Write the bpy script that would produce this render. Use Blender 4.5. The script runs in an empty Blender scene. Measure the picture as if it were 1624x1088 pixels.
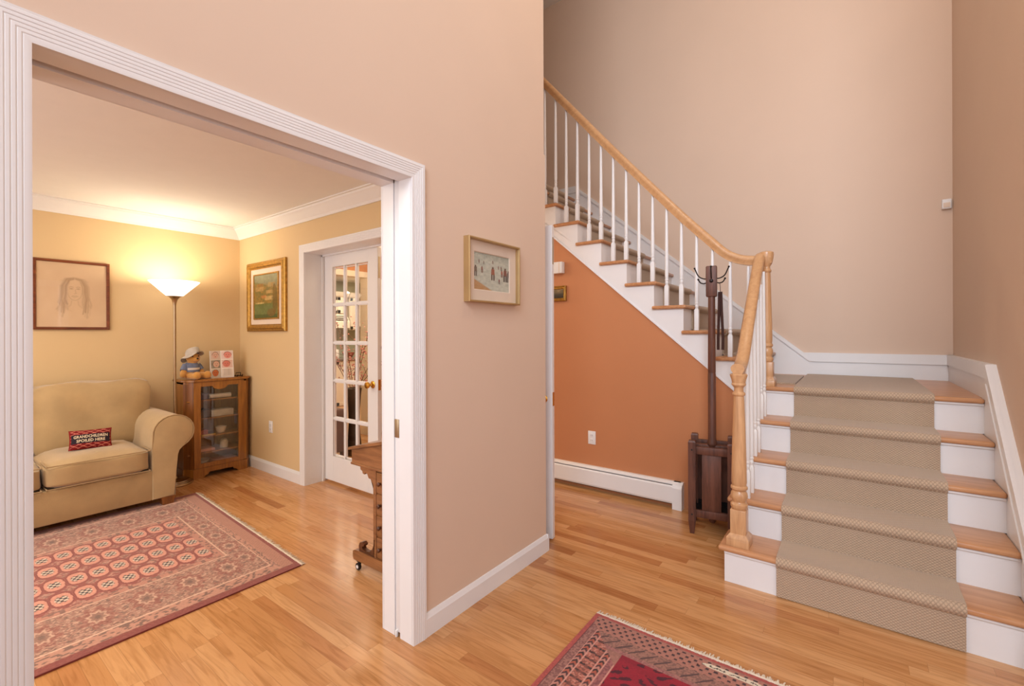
import bpy, bmesh, math, random
import numpy as np
from mathutils import Vector, Matrix
random.seed(7)
rng = np.random.default_rng(7)
PI = math.pi
scn = bpy.context.scene
COL = scn.collection

# ------------------------------------------------------------------ camera
F_PX, CY, YAW, ROLL, CAMH = 723.8, 529.7, -0.6402, -0.0035, 1.37
_r = Vector((math.cos(YAW), -math.sin(YAW), 0)); _f = Vector((math.sin(YAW), math.cos(YAW), 0)); _u = Vector((0, 0, 1))
_R = _r * math.cos(ROLL) + _u * math.sin(ROLL); _U = -_r * math.sin(ROLL) + _u * math.cos(ROLL)
cam = bpy.data.cameras.new('camera'); camo = bpy.data.objects.new('camera', cam); COL.objects.link(camo)
cam.sensor_fit = 'HORIZONTAL'; cam.sensor_width = 36; cam.lens = F_PX / 1624 * 36
cam.shift_y = -(544 - CY) / 1624; cam.clip_start = 0.02
camo.matrix_world = Matrix(((_R.x, _U.x, -_f.x, 0), (_R.y, _U.y, -_f.y, 0), (_R.z, _U.z, -_f.z, CAMH), (0, 0, 0, 1)))
scn.camera = camo

# ------------------------------------------------------------------ view + world + lights
scn.view_settings.view_transform = 'Standard'; scn.view_settings.look = 'None'
scn.view_settings.exposure = 0.0; scn.view_settings.gamma = 1; scn.view_settings.use_curve_mapping = False
w = bpy.data.worlds.new('World'); scn.world = w; w.use_nodes = True
w.node_tree.nodes['Background'].inputs[0].default_value = (0.75, 0.85, 1, 1)
w.node_tree.nodes['Background'].inputs[1].default_value = 0.35

def area(name, loc, target, sx, sy, power, col, spread=PI):
    l = bpy.data.lights.new(name, 'AREA'); l.shape = 'RECTANGLE'; l.size = sx; l.size_y = sy
    l.energy = power; l.color = col; l.spread = spread
    o = bpy.data.objects.new(name, l); COL.objects.link(o); o.location = loc
    o.rotation_euler = (Vector(target) - Vector(loc)).to_track_quat('-Z', 'Y').to_euler()
    return o
def point(name, loc, power, col, rad=0.1):
    l = bpy.data.lights.new(name, 'POINT'); l.energy = power; l.color = col; l.shadow_soft_size = rad
    o = bpy.data.objects.new(name, l); COL.objects.link(o); o.location = loc
    return o
# daylight through the entry windows behind the camera and the living room's window; hall and kitchen lamps; added fill lights
DAY = (0.80, 0.89, 1.0)
area('daylight_entry_window', (0.3, -2.35, 1.9), (-0.2, 3.0, 1.2), 2.6, 2.2, 56, DAY)
area('back_wall_fill_light', (0.7, -2.35, 4.1), (0.15, 4.86, 2.3), 2.6, 1.8, 96, DAY, math.radians(95))  # additional light aimed at the back wall; no upper window is built
area('side_fill_light', (2.85, 0.2, 1.9), (-1.5, 1.2, 1.8), 2.4, 2.4, 41, (0.86, 0.92, 1.0))  # added fill for the foyer wall; the side room has no window
area('daylight_living_window', (-3.4, -2.05, 1.45), (-3.6, 2.0, 1.0), 2.4, 1.7, 52, (0.95, 0.95, 1.0))
point('stairwell_fill_light', (-0.2, 2.2, 4.7), 48, (1.0, 0.84, 0.66), 0.25)  # added unseen light that warms the upper stairwell; no pendant hangs here
area('living_fill_light', (-3.5, -0.3, 2.46), (-3.5, -0.3, 0), 1.3, 1.3, 42, (1.0, 0.87, 0.68))  # downlight added to fill the living room, without a fixture
point('hall_fill_light', (-4.3, 3.25, 2.15), 34, (1.0, 0.82, 0.6), 0.2)  # second hall light, added to brighten the kitchen entry wall
point('hall_passage_lamp', (-2.9, 2.95, 2.1), 10, (1.0, 0.8, 0.55), 0.25)
area('kitchen_ceiling_lamp', (-6.9, 4.6, 2.44), (-6.9, 4.6, 0), 1.6, 1.8, 75, (1.0, 0.88, 0.7))

# ------------------------------------------------------------------ material helpers
def s2l(c):
    return tuple((v / 255 / 12.92) if v / 255 <= 0.04045 else ((v / 255 + 0.055) / 1.055) ** 2.4 for v in c)
def newmat(name):
    m = bpy.data.materials.new(name); m.use_nodes = True
    return m, m.node_tree.nodes, m.node_tree.links, m.node_tree.nodes['Principled BSDF']
def mat(name, col, rough=0.5, metal=0.0, var=0.06, scale=8.0, stretch=(1, 1, 1), bump=0.0, bscale=200.0, coat=0.0, sheen=0.0, spec=0.5):
    m, N, L, B = newmat(name)
    c = col if max(col) <= 1 else s2l(col)
    tc = N.new('ShaderNodeTexCoord'); mp = N.new('ShaderNodeMapping'); mp.inputs['Scale'].default_value = stretch
    L.new(tc.outputs['Object'], mp.inputs[0])
    nz = N.new('ShaderNodeTexNoise'); nz.inputs['Scale'].default_value = scale; nz.inputs['Detail'].default_value = 5
    L.new(mp.outputs[0], nz.inputs['Vector'])
    rp = N.new('ShaderNodeValToRGB'); e = rp.color_ramp.elements
    e[0].position = 0.3; e[1].position = 0.7
    e[0].color = (*[max(0, v * (1 - var)) for v in c], 1); e[1].color = (*[min(1, v * (1 + var)) for v in c], 1)
    L.new(nz.outputs[0], rp.inputs[0]); L.new(rp.outputs[0], B.inputs['Base Color'])
    B.inputs['Roughness'].default_value = rough; B.inputs['Metallic'].default_value = metal
    B.inputs['Coat Weight'].default_value = coat; B.inputs['Sheen Weight'].default_value = sheen
    B.inputs['Specular IOR Level'].default_value = spec
    if bump:
        n2 = N.new('ShaderNodeTexNoise'); n2.inputs['Scale'].default_value = bscale; n2.inputs['Detail'].default_value = 3
        L.new(tc.outputs['Object'], n2.inputs['Vector'])
        b = N.new('ShaderNodeBump'); b.inputs['Strength'].default_value = bump; b.inputs['Distance'].default_value = 0.003
        L.new(n2.outputs[0], b.inputs['Height']); L.new(b.outputs[0], B.inputs['Normal'])
    return m
def wood(name, dark, light, rough=0.35, axis='X', scale=1.0, coat=0.0):
    m, N, L, B = newmat(name)
    tc = N.new('ShaderNodeTexCoord'); mp = N.new('ShaderNodeMapping')
    st = {'X': (1.2, 14, 14), 'Y': (14, 1.2, 14), 'Z': (14, 14, 1.2)}[axis]
    mp.inputs['Scale'].default_value = [v * scale for v in st]
    L.new(tc.outputs['Object'], mp.inputs[0])
    n1 = N.new('ShaderNodeTexNoise'); n1.inputs['Scale'].default_value = 2.2; n1.inputs['Detail'].default_value = 6; n1.inputs['Distortion'].default_value = 0.8
    L.new(mp.outputs[0], n1.inputs['Vector'])
    n2 = N.new('ShaderNodeTexNoise'); n2.inputs['Scale'].default_value = 14; n2.inputs['Detail'].default_value = 4
    L.new(mp.outputs[0], n2.inputs['Vector'])
    mx = N.new('ShaderNodeMath'); mx.operation = 'MULTIPLY_ADD'; mx.inputs[1].default_value = 0.35
    L.new(n2.outputs[0], mx.inputs[0]); L.new(n1.outputs[0], mx.inputs[2])
    rp = N.new('ShaderNodeValToRGB'); e = rp.color_ramp.elements
    e[0].position = 0.45; e[0].color = (*s2l(dark), 1); e[1].position = 0.85; e[1].color = (*s2l(light), 1)
    L.new(mx.outputs[0], rp.inputs[0]); L.new(rp.outputs[0], B.inputs['Base Color'])
    B.inputs['Roughness'].default_value = rough; B.inputs['Coat Weight'].default_value = coat
    bp = N.new('ShaderNodeBump'); bp.inputs['Strength'].default_value = 0.06; bp.inputs['Distance'].default_value = 0.002
    L.new(n2.outputs[0], bp.inputs['Height']); L.new(bp.outputs[0], B.inputs['Normal'])
    return m
def plank_mat(name, width, length, tones, rough=0.2):
    """strip flooring laid along X: every strip and board gets its own tone"""
    m, N, L, B = newmat(name)
    def math_(op, a, b=None):
        n = N.new('ShaderNodeMath'); n.operation = op
        for i, v in enumerate((a, b)):
            if v is None: continue
            if isinstance(v, (int, float)): n.inputs[i].default_value = v
            else: L.new(v, n.inputs[i])
        return n.outputs[0]
    tc = N.new('ShaderNodeTexCoord'); sp = N.new('ShaderNodeSeparateXYZ'); L.new(tc.outputs['Object'], sp.inputs[0])
    ry = math_('DIVIDE', sp.outputs[1], width); row = math_('FLOOR', ry); fy = math_('FRACT', ry)
    wn = N.new('ShaderNodeTexWhiteNoise'); wn.noise_dimensions = '1D'; L.new(row, wn.inputs['W'])
    rx = math_('ADD', math_('DIVIDE', sp.outputs[0], length), math_('MULTIPLY', wn.outputs['Value'], 7.3))
    cx = math_('FLOOR', rx); fx = math_('FRACT', rx)
    cb = N.new('ShaderNodeCombineXYZ'); L.new(cx, cb.inputs[0]); L.new(row, cb.inputs[1])
    w2 = N.new('ShaderNodeTexWhiteNoise'); w2.noise_dimensions = '2D'; L.new(cb.outputs[0], w2.inputs['Vector'])
    rp = N.new('ShaderNodeValToRGB'); rp.color_ramp.interpolation = 'LINEAR'
    e = rp.color_ramp.elements
    while len(e) < len(tones): e.new(0.5)
    for i, (p, c) in enumerate(tones): e[i].position = p; e[i].color = (*s2l(c), 1)
    L.new(w2.outputs['Value'], rp.inputs[0])
    # grain: stretched noise shifted per board
    ofs = N.new('ShaderNodeVectorMath'); ofs.operation = 'MULTIPLY_ADD'; L.new(w2.outputs['Color'], ofs.inputs[0]); ofs.inputs[1].default_value = (9, 9, 9)
    st = N.new('ShaderNodeVectorMath'); st.operation = 'MULTIPLY'; L.new(tc.outputs['Object'], st.inputs[0]); st.inputs[1].default_value = (2.2, 26, 1)
    L.new(st.outputs[0], ofs.inputs[2])
    nz = N.new('ShaderNodeTexNoise'); nz.inputs['Scale'].default_value = 1.6; nz.inputs['Detail'].default_value = 6; nz.inputs['Distortion'].default_value = 1.2
    L.new(ofs.outputs[0], nz.inputs['Vector'])
    gr = N.new('ShaderNodeValToRGB'); g = gr.color_ramp.elements
    g[0].position = 0.28; g[0].color = (0.66, 0.57, 0.47, 1); g[1].position = 0.56; g[1].color = (1, 1, 1, 1)
    L.new(nz.outputs[0], gr.inputs[0])
    mx = N.new('ShaderNodeMix'); mx.data_type = 'RGBA'; mx.blend_type = 'MULTIPLY'; mx.inputs['Factor'].default_value = 0.8
    L.new(rp.outputs[0], mx.inputs[6]); L.new(gr.outputs[0], mx.inputs[7])
    # joints
    ey = math_('MINIMUM', fy, math_('SUBTRACT', 1.0, fy)); ex = math_('MINIMUM', fx, math_('SUBTRACT', 1.0, fx))
    gy = math_('LESS_THAN', ey, 0.0009 / width); gx = math_('LESS_THAN', ex, 0.0008 / length)
    gap = math_('MAXIMUM', gy, gx)
    m2 = N.new('ShaderNodeMix'); m2.data_type = 'RGBA'; L.new(math_('MULTIPLY', gap, 0.32), m2.inputs['Factor'])
    L.new(mx.outputs[2], m2.inputs[6]); m2.inputs[7].default_value = (0.1, 0.045, 0.015, 1)
    L.new(m2.outputs[2], B.inputs['Base Color'])
    B.inputs['Roughness'].default_value = rough
    rr = N.new('ShaderNodeTexNoise'); rr.inputs['Scale'].default_value = 3; L.new(tc.outputs['Object'], rr.inputs['Vector'])
    rm = N.new('ShaderNodeMapRange'); rm.inputs['To Min'].default_value = rough * 0.75; rm.inputs['To Max'].default_value = rough * 1.35
    L.new(rr.outputs[0], rm.inputs[0]); L.new(rm.outputs[0], B.inputs['Roughness'])
    bp = N.new('ShaderNodeBump'); bp.inputs['Strength'].default_value = 0.12; bp.inputs['Distance'].default_value = 0.001
    L.new(math_('ADD', math_('MULTIPLY', gap, -1.0), math_('MULTIPLY', w2.outputs['Value'], 0.3)), bp.inputs['Height']); L.new(bp.outputs[0], B.inputs['Normal'])
    return m
def carpet_mat(name, base):
    """woven runner: small raised diamonds, laid out along the strip (UV in metres)"""
    m, N, L, B = newmat(name)
    tc = N.new('ShaderNodeTexCoord'); sp = N.new('ShaderNodeSeparateXYZ'); L.new(tc.outputs['UV'], sp.inputs[0])
    def math_(op, a, b=None):
        n = N.new('ShaderNodeMath'); n.operation = op
        for i, v in enumerate((a, b)):
            if v is None: continue
            if isinstance(v, (int, float)): n.inputs[i].default_value = v
            else: L.new(v, n.inputs[i])
        return n.outputs[0]
    a = math_('MULTIPLY', math_('ADD', sp.outputs[0], math_('MULTIPLY', sp.outputs[1], 1.25)), 190)
    b = math_('MULTIPLY', math_('SUBTRACT', sp.outputs[0], math_('MULTIPLY', sp.outputs[1], 1.25)), 190)
    d = math_('MULTIPLY', math_('ABSOLUTE', math_('SINE', a)), math_('ABSOLUTE', math_('SINE', b)))
    nz = N.new('ShaderNodeTexNoise'); nz.inputs['Scale'].default_value = 350; nz.inputs['Detail'].default_value = 2; L.new(tc.outputs['Object'], nz.inputs['Vector'])
    h = math_('ADD', d, math_('MULTIPLY', nz.outputs[0], 0.5))
    rp = N.new('ShaderNodeValToRGB'); e = rp.color_ramp.elements; c = s2l(base)
    e[0].position = 0.2; e[0].color = (*[v * 0.72 for v in c], 1); e[1].position = 0.85; e[1].color = (*[min(1, v * 1.08) for v in c], 1)
    L.new(h, rp.inputs[0]); L.new(rp.outputs[0], B.inputs['Base Color'])
    B.inputs['Roughness'].default_value = 0.95; B.inputs['Sheen Weight'].default_value = 0.25; B.inputs['Specular IOR Level'].default_value = 0.1
    bp = N.new('ShaderNodeBump'); bp.inputs['Strength'].default_value = 0.7; bp.inputs['Distance'].default_value = 0.003
    L.new(h, bp.inputs['Height']); L.new(bp.outputs[0], B.inputs['Normal'])
    return m
def attr_mat(name, rough=0.9, bump=0.0, bscale=400, sheen=0.0, coat=0.0):
    m, N, L, B = newmat(name)
    a = N.new('ShaderNodeAttribute'); a.attribute_name = 'weave'
    L.new(a.outputs['Color'], B.inputs['Base Color']); B.inputs['Roughness'].default_value = rough
    B.inputs['Sheen Weight'].default_value = sheen; B.inputs['Specular IOR Level'].default_value = 0.2; B.inputs['Coat Weight'].default_value = coat
    if bump:
        tc = N.new('ShaderNodeTexCoord'); n2 = N.new('ShaderNodeTexNoise'); n2.inputs['Scale'].default_value = bscale
        L.new(tc.outputs['Object'], n2.inputs['Vector'])
        b = N.new('ShaderNodeBump'); b.inputs['Strength'].default_value = bump; b.inputs['Distance'].default_value = 0.003
        L.new(n2.outputs[0], b.inputs['Height']); L.new(b.outputs[0], B.inputs['Normal'])
    return m
def glass_mat(name, tint=(1, 1, 1), refl=0.07):
    m, N, L, B = newmat(name); N.remove(B)
    out = N['Material Output']; t = N.new('ShaderNodeBsdfTransparent'); t.inputs[0].default_value = (*tint, 1)
    g = N.new('ShaderNodeBsdfGlossy'); g.inputs['Roughness'].default_value = 0.02
    fr = N.new('ShaderNodeFresnel'); fr.inputs[0].default_value = 1.45
    ad = N.new('ShaderNodeMath'); ad.operation = 'ADD'; ad.inputs[1].default_value = refl - 0.04; ad.use_clamp = True; L.new(fr.outputs[0], ad.inputs[0])
    ge = N.new('ShaderNodeNewGeometry'); iv = N.new('ShaderNodeMath'); iv.operation = 'SUBTRACT'; iv.inputs[0].default_value = 1.0; L.new(ge.outputs['Backfacing'], iv.inputs[1])
    mu = N.new('ShaderNodeMath'); mu.operation = 'MULTIPLY'; L.new(ad.outputs[0], mu.inputs[0]); L.new(iv.outputs[0], mu.inputs[1]); ad = mu
    mx = N.new('ShaderNodeMixShader'); L.new(ad.outputs[0], mx.inputs[0]); L.new(t.outputs[0], mx.inputs[1]); L.new(g.outputs[0], mx.inputs[2])
    L.new(mx.outputs[0], out.inputs[0])
    return m
def emit_mat(name, col, strength, base=(0.9, 0.9, 0.88)):
    m, N, L, B = newmat(name)
    B.inputs['Base Color'].default_value = (*base, 1); B.inputs['Emission Color'].default_value = (*col, 1)
    B.inputs['Emission Strength'].default_value = strength; B.inputs['Roughness'].default_value = 0.4
    return m

M = dict(
    tan=mat('tan_wall_paint', (0.69, 0.522, 0.405), 0.75, var=0.015, scale=2, bump=0.05, bscale=300),
    gold=mat('golden_wall_paint', (0.69, 0.505, 0.275), 0.75, var=0.015, scale=2, bump=0.05, bscale=300),
    orange=mat('terracotta_wall_paint', (0.53, 0.215, 0.09), 0.7, var=0.02, scale=2, bump=0.05, bscale=300),
    sage=mat('sage_wall_paint', (0.42, 0.42, 0.3), 0.75, var=0.02),
    white=mat('white_trim_paint', (0.8, 0.79, 0.795), 0.35, var=0.01),
    cream=mat('cream_baluster_paint', (0.8, 0.78, 0.76), 0.35, var=0.01),
    ceil=mat('ceiling_paint', (0.82, 0.8, 0.77), 0.9, var=0.01),
    shellw=mat('plain_plaster', (0.7, 0.66, 0.6), 0.9, var=0.01),
    floor=plank_mat('oak_strip_floor', 0.0635, 0.82, [(0, (192, 137, 86)), (0.3, (204, 151, 99)), (0.55, (212, 162, 112)), (0.85, (200, 144, 92)), (0.96, (186, 128, 80)), (1, (168, 110, 66))], 0.2),
    oakx=wood('oak_tread', (180, 126, 86), (206, 154, 112), 0.3, 'X'),
    oaky=wood('oak_tread_crosswise', (172, 116, 74), (200, 146, 102), 0.3, 'Y'),
    oakz=wood('oak_newel', (184, 136, 94), (214, 168, 122), 0.32, 'Z', coat=0.2),
    rail=wood('oak_handrail', (190, 142, 98), (208, 162, 116), 0.3, 'Y', coat=0.2),
    carpet=carpet_mat('beige_woven_carpet', (186, 162, 138)),
    walnut=wood('dark_walnut', (66, 36, 26), (112, 68, 50), 0.5, 'Z'),
    iron=mat('dark_iron', (45, 38, 36), 0.4, 0.8),
    leather=mat('dark_brown_leather', (52, 26, 22), 0.3, bump=0.1),
    cab=wood('honey_cabinet_wood', (128, 78, 26), (172, 112, 44), 0.3, 'Z', coat=0.3),
    cabd=wood('dark_cabinet_wood', (104, 60, 24), (140, 86, 38), 0.35, 'Z', coat=0.3),
    desk=wood('walnut_desk_wood', (112, 70, 40), (156, 106, 66), 0.35, 'X', coat=0.2),
    deskd=wood('dark_desk_wood', (66, 36, 20), (108, 64, 38), 0.4, 'X'),
    sofa=mat('beige_chenille', (178, 150, 108), 0.9, var=0.1, scale=6, bump=0.35, bscale=260, sheen=0.4, spec=0.15),
    piping=mat('beige_piping', (158, 130, 90), 0.9, var=0.05, sheen=0.2),
    brass=mat('polished_brass', (214, 164, 72), 0.22, 1.0),
    nickel=mat('brushed_nickel', (176, 152, 120), 0.28, 1.0),
    steel=mat('satin_strike_plate', (170, 150, 120), 0.4, 0.9),
    glass=glass_mat('clear_glass'),
    cabglass=glass_mat('cabinet_glass', (0.9, 0.88, 0.84), 0.12),
    plastic=mat('white_plastic', (0.82, 0.81, 0.8), 0.4, var=0.01),
    slot=mat('dark_slot', (40, 36, 34), 0.8),
    black=mat('black_rubber', (30, 28, 28), 0.5),
    fringe=mat('cream_cotton_fringe', (226, 214, 196), 0.95, var=0.12, scale=60),
    frame_brown=wood('reddish_brown_frame', (86, 40, 20), (134, 70, 36), 0.35, 'Y', coat=0.2),
    frame_gold=mat('antique_gold_leaf', (176, 134, 62), 0.38, 0.7, var=0.25, scale=40, bump=0.4, bscale=120),
    frame_pale=mat('pale_gold_frame', (190, 160, 112), 0.35, 0.55, var=0.08),
    mat_board=mat('cream_mat_board', (226, 208, 190), 0.9, var=0.02),
    fur=mat('golden_plush', (206, 150, 78), 0.95, var=0.1, scale=30, bump=0.5, bscale=300, sheen=0.5, spec=0.1),
    hat=mat('grey_felt', (196, 188, 178), 0.95, var=0.1, scale=20, bump=0.3),
    knit=mat('blue_knit', (116, 124, 148), 0.95, var=0.15, scale=40, bump=0.6, bscale=250),
    vase=mat('dark_pewter_vase', (74, 66, 60), 0.35, 0.6, var=0.2),
    twig=mat('brown_twig', (110, 78, 52), 0.8),
    blossom=mat('pink_blossom', (214, 150, 144), 0.8, var=0.2, scale=60),
    brown=mat('brown_upholstery', (104, 74, 58), 0.8, var=0.1),
    kitchen=mat('cream_cabinet_paint', (226, 212, 190), 0.45, var=0.01),
    stone=mat('granite_counter', (120, 108, 96), 0.3, var=0.4, scale=60),
    stainless=mat('stainless_steel', (190, 186, 180), 0.3, 0.9),
)

# ------------------------------------------------------------------ mesh helpers
def bmn(): return bmesh.new()
def box(bm, x0, x1, y0, y1, z0, z1, bev=0.0, seg=2):
    vs = [bm.verts.new((x, y, z)) for x in (x0, x1) for y in (y0, y1) for z in (z0, z1)]
    fs = [bm.faces.new([vs[i] for i in q]) for q in ((0, 1, 3, 2), (4, 6, 7, 5), (0, 4, 5, 1), (2, 3, 7, 6), (0, 2, 6, 4), (1, 5, 7, 3))]
    if bev > 0:
        es = list({e for f in fs for e in f.edges})
        bmesh.ops.bevel(bm, geom=es, offset=bev, segments=seg, affect='EDGES', profile=0.5)
def prism(bm, pts, axis, a, b, flip=False):
    """polygon pts in the plane normal to axis, extruded from a to b. axis x: (y,z), y: (x,z), z: (x,y)"""
    def P(p, t): return {'x': (t, p[0], p[1]), 'y': (p[0], t, p[1]), 'z': (p[0], p[1], t)}[axis]
    A = [bm.verts.new(P(p, a)) for p in pts]; B = [bm.verts.new(P(p, b)) for p in pts]
    n = len(pts)
    f1 = bm.faces.new(A); f2 = bm.faces.new(B[::-1])
    fs = [f1, f2] + [bm.faces.new((A[i], B[i], B[(i + 1) % n], A[(i + 1) % n])) for i in range(n)]
    return fs
def lathe(bm, prof, cx, cy, seg=24, cap=True):
    rings = [[bm.verts.new((cx + r * math.cos(2 * PI * k / seg), cy + r * math.sin(2 * PI * k / seg), z)) for k in range(seg)] for r, z in prof]
    for a, b in zip(rings, rings[1:]):
        for k in range(seg): bm.faces.new((a[k], a[(k + 1) % seg], b[(k + 1) % seg], b[k]))
    if cap: bm.faces.new(rings[0][::-1]); bm.faces.new(rings[-1])
def sweep(bm, path, section, up=Vector((0, 0, 1)), closed_ends=True):
    """section: list of (side, up) offsets; path list of Vectors"""
    path = [Vector(p) for p in path]; rings = []
    for i, p in enumerate(path):
        t = (path[min(i + 1, len(path) - 1)] - path[max(i - 1, 0)]).normalized()
        s = t.cross(up)
        s = s.normalized() if s.length > 1e-4 else Vector((1, 0, 0))
        n = s.cross(t).normalized()
        rings.append([bm.verts.new(p + s * a + n * b) for a, b in section])
    m = len(section)
    for a, b in zip(rings, rings[1:]):
        for k in range(m): bm.faces.new((a[k], a[(k + 1) % m], b[(k + 1) % m], b[k]))
    if closed_ends: bm.faces.new(rings[0][::-1]); bm.faces.new(rings[-1])
def circ(r, n=10): return [(r * math.cos(2 * PI * k / n), r * math.sin(2 * PI * k / n)) for k in range(n)]
def tube(bm, path, r, n=10, up=Vector((0.013, 0.017, 1))): sweep(bm, path, circ(r, n), up)
def spline(pts, n=8):
    """Catmull-Rom through pts"""
    P = [Vector(p) for p in pts]; P = [2 * P[0] - P[1]] + P + [2 * P[-1] - P[-2]]; out = []
    for i in range(1, len(P) - 2):
        a, b, c, d = P[i - 1:i + 3]
        for k in range(n):
            t = k / n
            out.append(0.5 * ((2 * b) + (c - a) * t + (2 * a - 5 * b + 4 * c - d) * t * t + (3 * b - a - 3 * c + d) * t ** 3))
    out.append(P[-2]); return out
def ball(bm, c, r, sub=2, sc=(1, 1, 1), rot=None):
    m = Matrix.Translation(c)
    if rot is not None: m = m @ rot
    m = m @ Matrix.Diagonal((*sc, 1))
    bmesh.ops.create_icosphere(bm, subdivisions=sub, radius=r, matrix=m)
def wloc(o):
    v = Vector((0, 0, 0))
    while o is not None: v = v + o.location; o = o.parent
    return v
def obj(name, bm, m, parent=None, local=False, smooth=35, recalc=True):
    if recalc: bmesh.ops.recalc_face_normals(bm, faces=bm.faces[:])
    if parent is not None and not local: bmesh.ops.translate(bm, verts=bm.verts[:], vec=-wloc(parent))
    me = bpy.data.meshes.new(name); bm.to_mesh(me); bm.free()
    me.materials.append(m)
    if smooth:
        me.polygons.foreach_set('use_smooth', [True] * len(me.polygons))
        try: me.set_sharp_from_angle(angle=math.radians(smooth))
        except Exception: pass
    o = bpy.data.objects.new(name, me); COL.objects.link(o)
    if parent is not None: o.parent = parent
    return o
def tag(o, label, cat, group=None):
    o['label'] = label; o['category'] = cat
    if group: o['group'] = group
    return o
def thing(name, label, cat, loc=(0, 0, 0), rotz=0, group=None):
    o = bpy.data.objects.new(name, None); COL.objects.link(o); o.location = loc; o.rotation_euler = (0, 0, rotz); o.empty_display_size = 0.1
    return tag(o, label, cat, group)
def struct(name, bm, m, parent=None, **k):
    o = obj(name, bm, m, parent, **k)
    if parent is None: o['kind'] = 'structure'
    return o
def copy_tree(o, parent=None):
    c = o.copy(); COL.objects.link(c)
    if parent is not None: c.parent = parent
    for ch in o.children: copy_tree(ch, c)
    return c
def painted(name, P0, U, V, nu, nv, fn, m, parent=None, thick=0.0, nrm=None):
    """dense sheet P0 + a U + b V whose point colours come from fn(a, b) (arrays 0..1) -> linear rgb"""
    a, b = np.meshgrid(np.linspace(0, 1, nu), np.linspace(0, 1, nv), indexing='ij')
    off = wloc(parent) if parent is not None else Vector((0, 0, 0))
    P = np.array(P0) - np.array(off)
    co = P[None, None, :] + a[..., None] * np.array(U) + b[..., None] * np.array(V)
    idx = np.arange(nu * nv).reshape(nu, nv)
    q = np.stack([idx[:-1, :-1], idx[1:, :-1], idx[1:, 1:], idx[:-1, 1:]], -1).reshape(-1, 4)
    verts = co.reshape(-1, 3)
    me = bpy.data.meshes.new(name); me.vertices.add(len(verts)); me.vertices.foreach_set('co', verts.astype(np.float32).ravel())
    me.loops.add(q.size); me.loops.foreach_set('vertex_index', q.astype(np.int32).ravel())
    me.polygons.add(len(q)); me.polygons.foreach_set('loop_start', np.arange(0, q.size, 4, dtype=np.int32))
    try: me.polygons.foreach_set('loop_total', np.full(len(q), 4, dtype=np.int32))
    except Exception: pass
    me.update(calc_edges=True)
    at = me.color_attributes.new('weave', 'FLOAT_COLOR', 'POINT')
    c = np.ones((nu, nv, 4), np.float32); c[..., :3] = np.clip(fn(a, b), 0, 1)
    at.data.foreach_set('color', c.ravel()); me.materials.append(m)
    o = bpy.data.objects.new(name, me); COL.objects.link(o)
    if parent is not None: o.parent = parent
    return o
def lin(c): return np.array(s2l(c))

# ================================================================== SETTING
XA, XA2 = -1.555, -1.74          # foyer face / living face of the wall with the wide opening
OY0, OY1, OZ = 0.188, 1.345, 2.06
YW, YW2 = 2.197, 2.43            # thick cross wall with the french doors
XP = -5.30                        # living room back wall
YO = 3.66                         # terracotta wall below the stairs
YB = 4.86                         # stairwell back wall
XR = 0.626                        # stairwell right wall
H1, T1, Y0S = 0.199, 0.232, 2.729
ZL = 5 * H1                       # landing height
X0S = -0.332                      # upper flight: nosing k at X0S - k*T1
YS = 3.655                        # face of the outer stringer
ZU = ZL + 10 * H1                 # upper floor
ZC = 5.46

b = bmn(); box(b, -8.8, 3.1, -2.6, 7.0, -0.1, 0.0); struct('floor', b, M['floor'])
# wall_left: foyer wall with the wide opening
b = bmn()
box(b, XA2, XA, -2.6, OY0 - 0.02, 0, ZC); box(b, XA2, XA, OY0 - 0.02, OY1 + 0.02, OZ + 0.02, ZC)
box(b, XA - 0.06, XA, OY1 + 0.02, YW2, 0, ZC); box(b, XA2, XA2 + 0.06, OY1 + 0.02, YW2, 0, 2.52)
struct('wall_left', b, M['tan'])
# living side skin of that wall
b = bmn(); box(b, XA2 - 0.012, XA2, -2.2, OY0 - 0.02, 0, 2.5); box(b, XA2 - 0.012, XA2, OY1 + 0.02, YW, 0, 2.5); box(b, XA2 - 0.012, XA2, OY0 - 0.02, OY1 + 0.02, OZ + 0.02, 2.5)
struct('wall_inner', b, M['gold'])
# cross wall with french door opening
DX0, DX1, DZ = -3.978, -2.375, 2.114
b = bmn()
box(b, XP, DX0, YW, YW2, 0, 2.5); box(b, DX1, XA2 + 0.06, YW, YW2, 0, 2.5); box(b, DX0, DX1, YW, YW2, DZ, 2.5)
struct('wall_cross', b, M['gold'])
b = bmn(); box(b, XP, DX0, YW2, YW2 + 0.012, 0, 2.5); box(b, DX1, XA, YW2 - 0.0, YW2 + 0.012, 0, 2.5); box(b, DX0, DX1, YW2, YW2 + 0.012, DZ, 2.5)
struct('wall_hall', b, M['tan'])
b = bmn(); box(b, XP - 0.12, XP, -2.2, YW2, 0, 2.5); struct('wall_living', b, M['gold'])
b = bmn(); box(b, XP, -4.7, -2.32, -2.2, 0, 2.5); box(b, -2.1, XA2, -2.32, -2.2, 0, 2.5); box(b, -4.7, -2.1, -2.32, -2.2, 0, 0.6); box(b, -4.7, -2.1, -2.32, -2.2, 2.3, 2.5)
struct('wall_living_front', b, M['gold'])
b = bmn(); box(b, XP, XA2, -2.2, YW2, 2.5, 2.6); struct('ceiling_living', b, M['ceil'])
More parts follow.
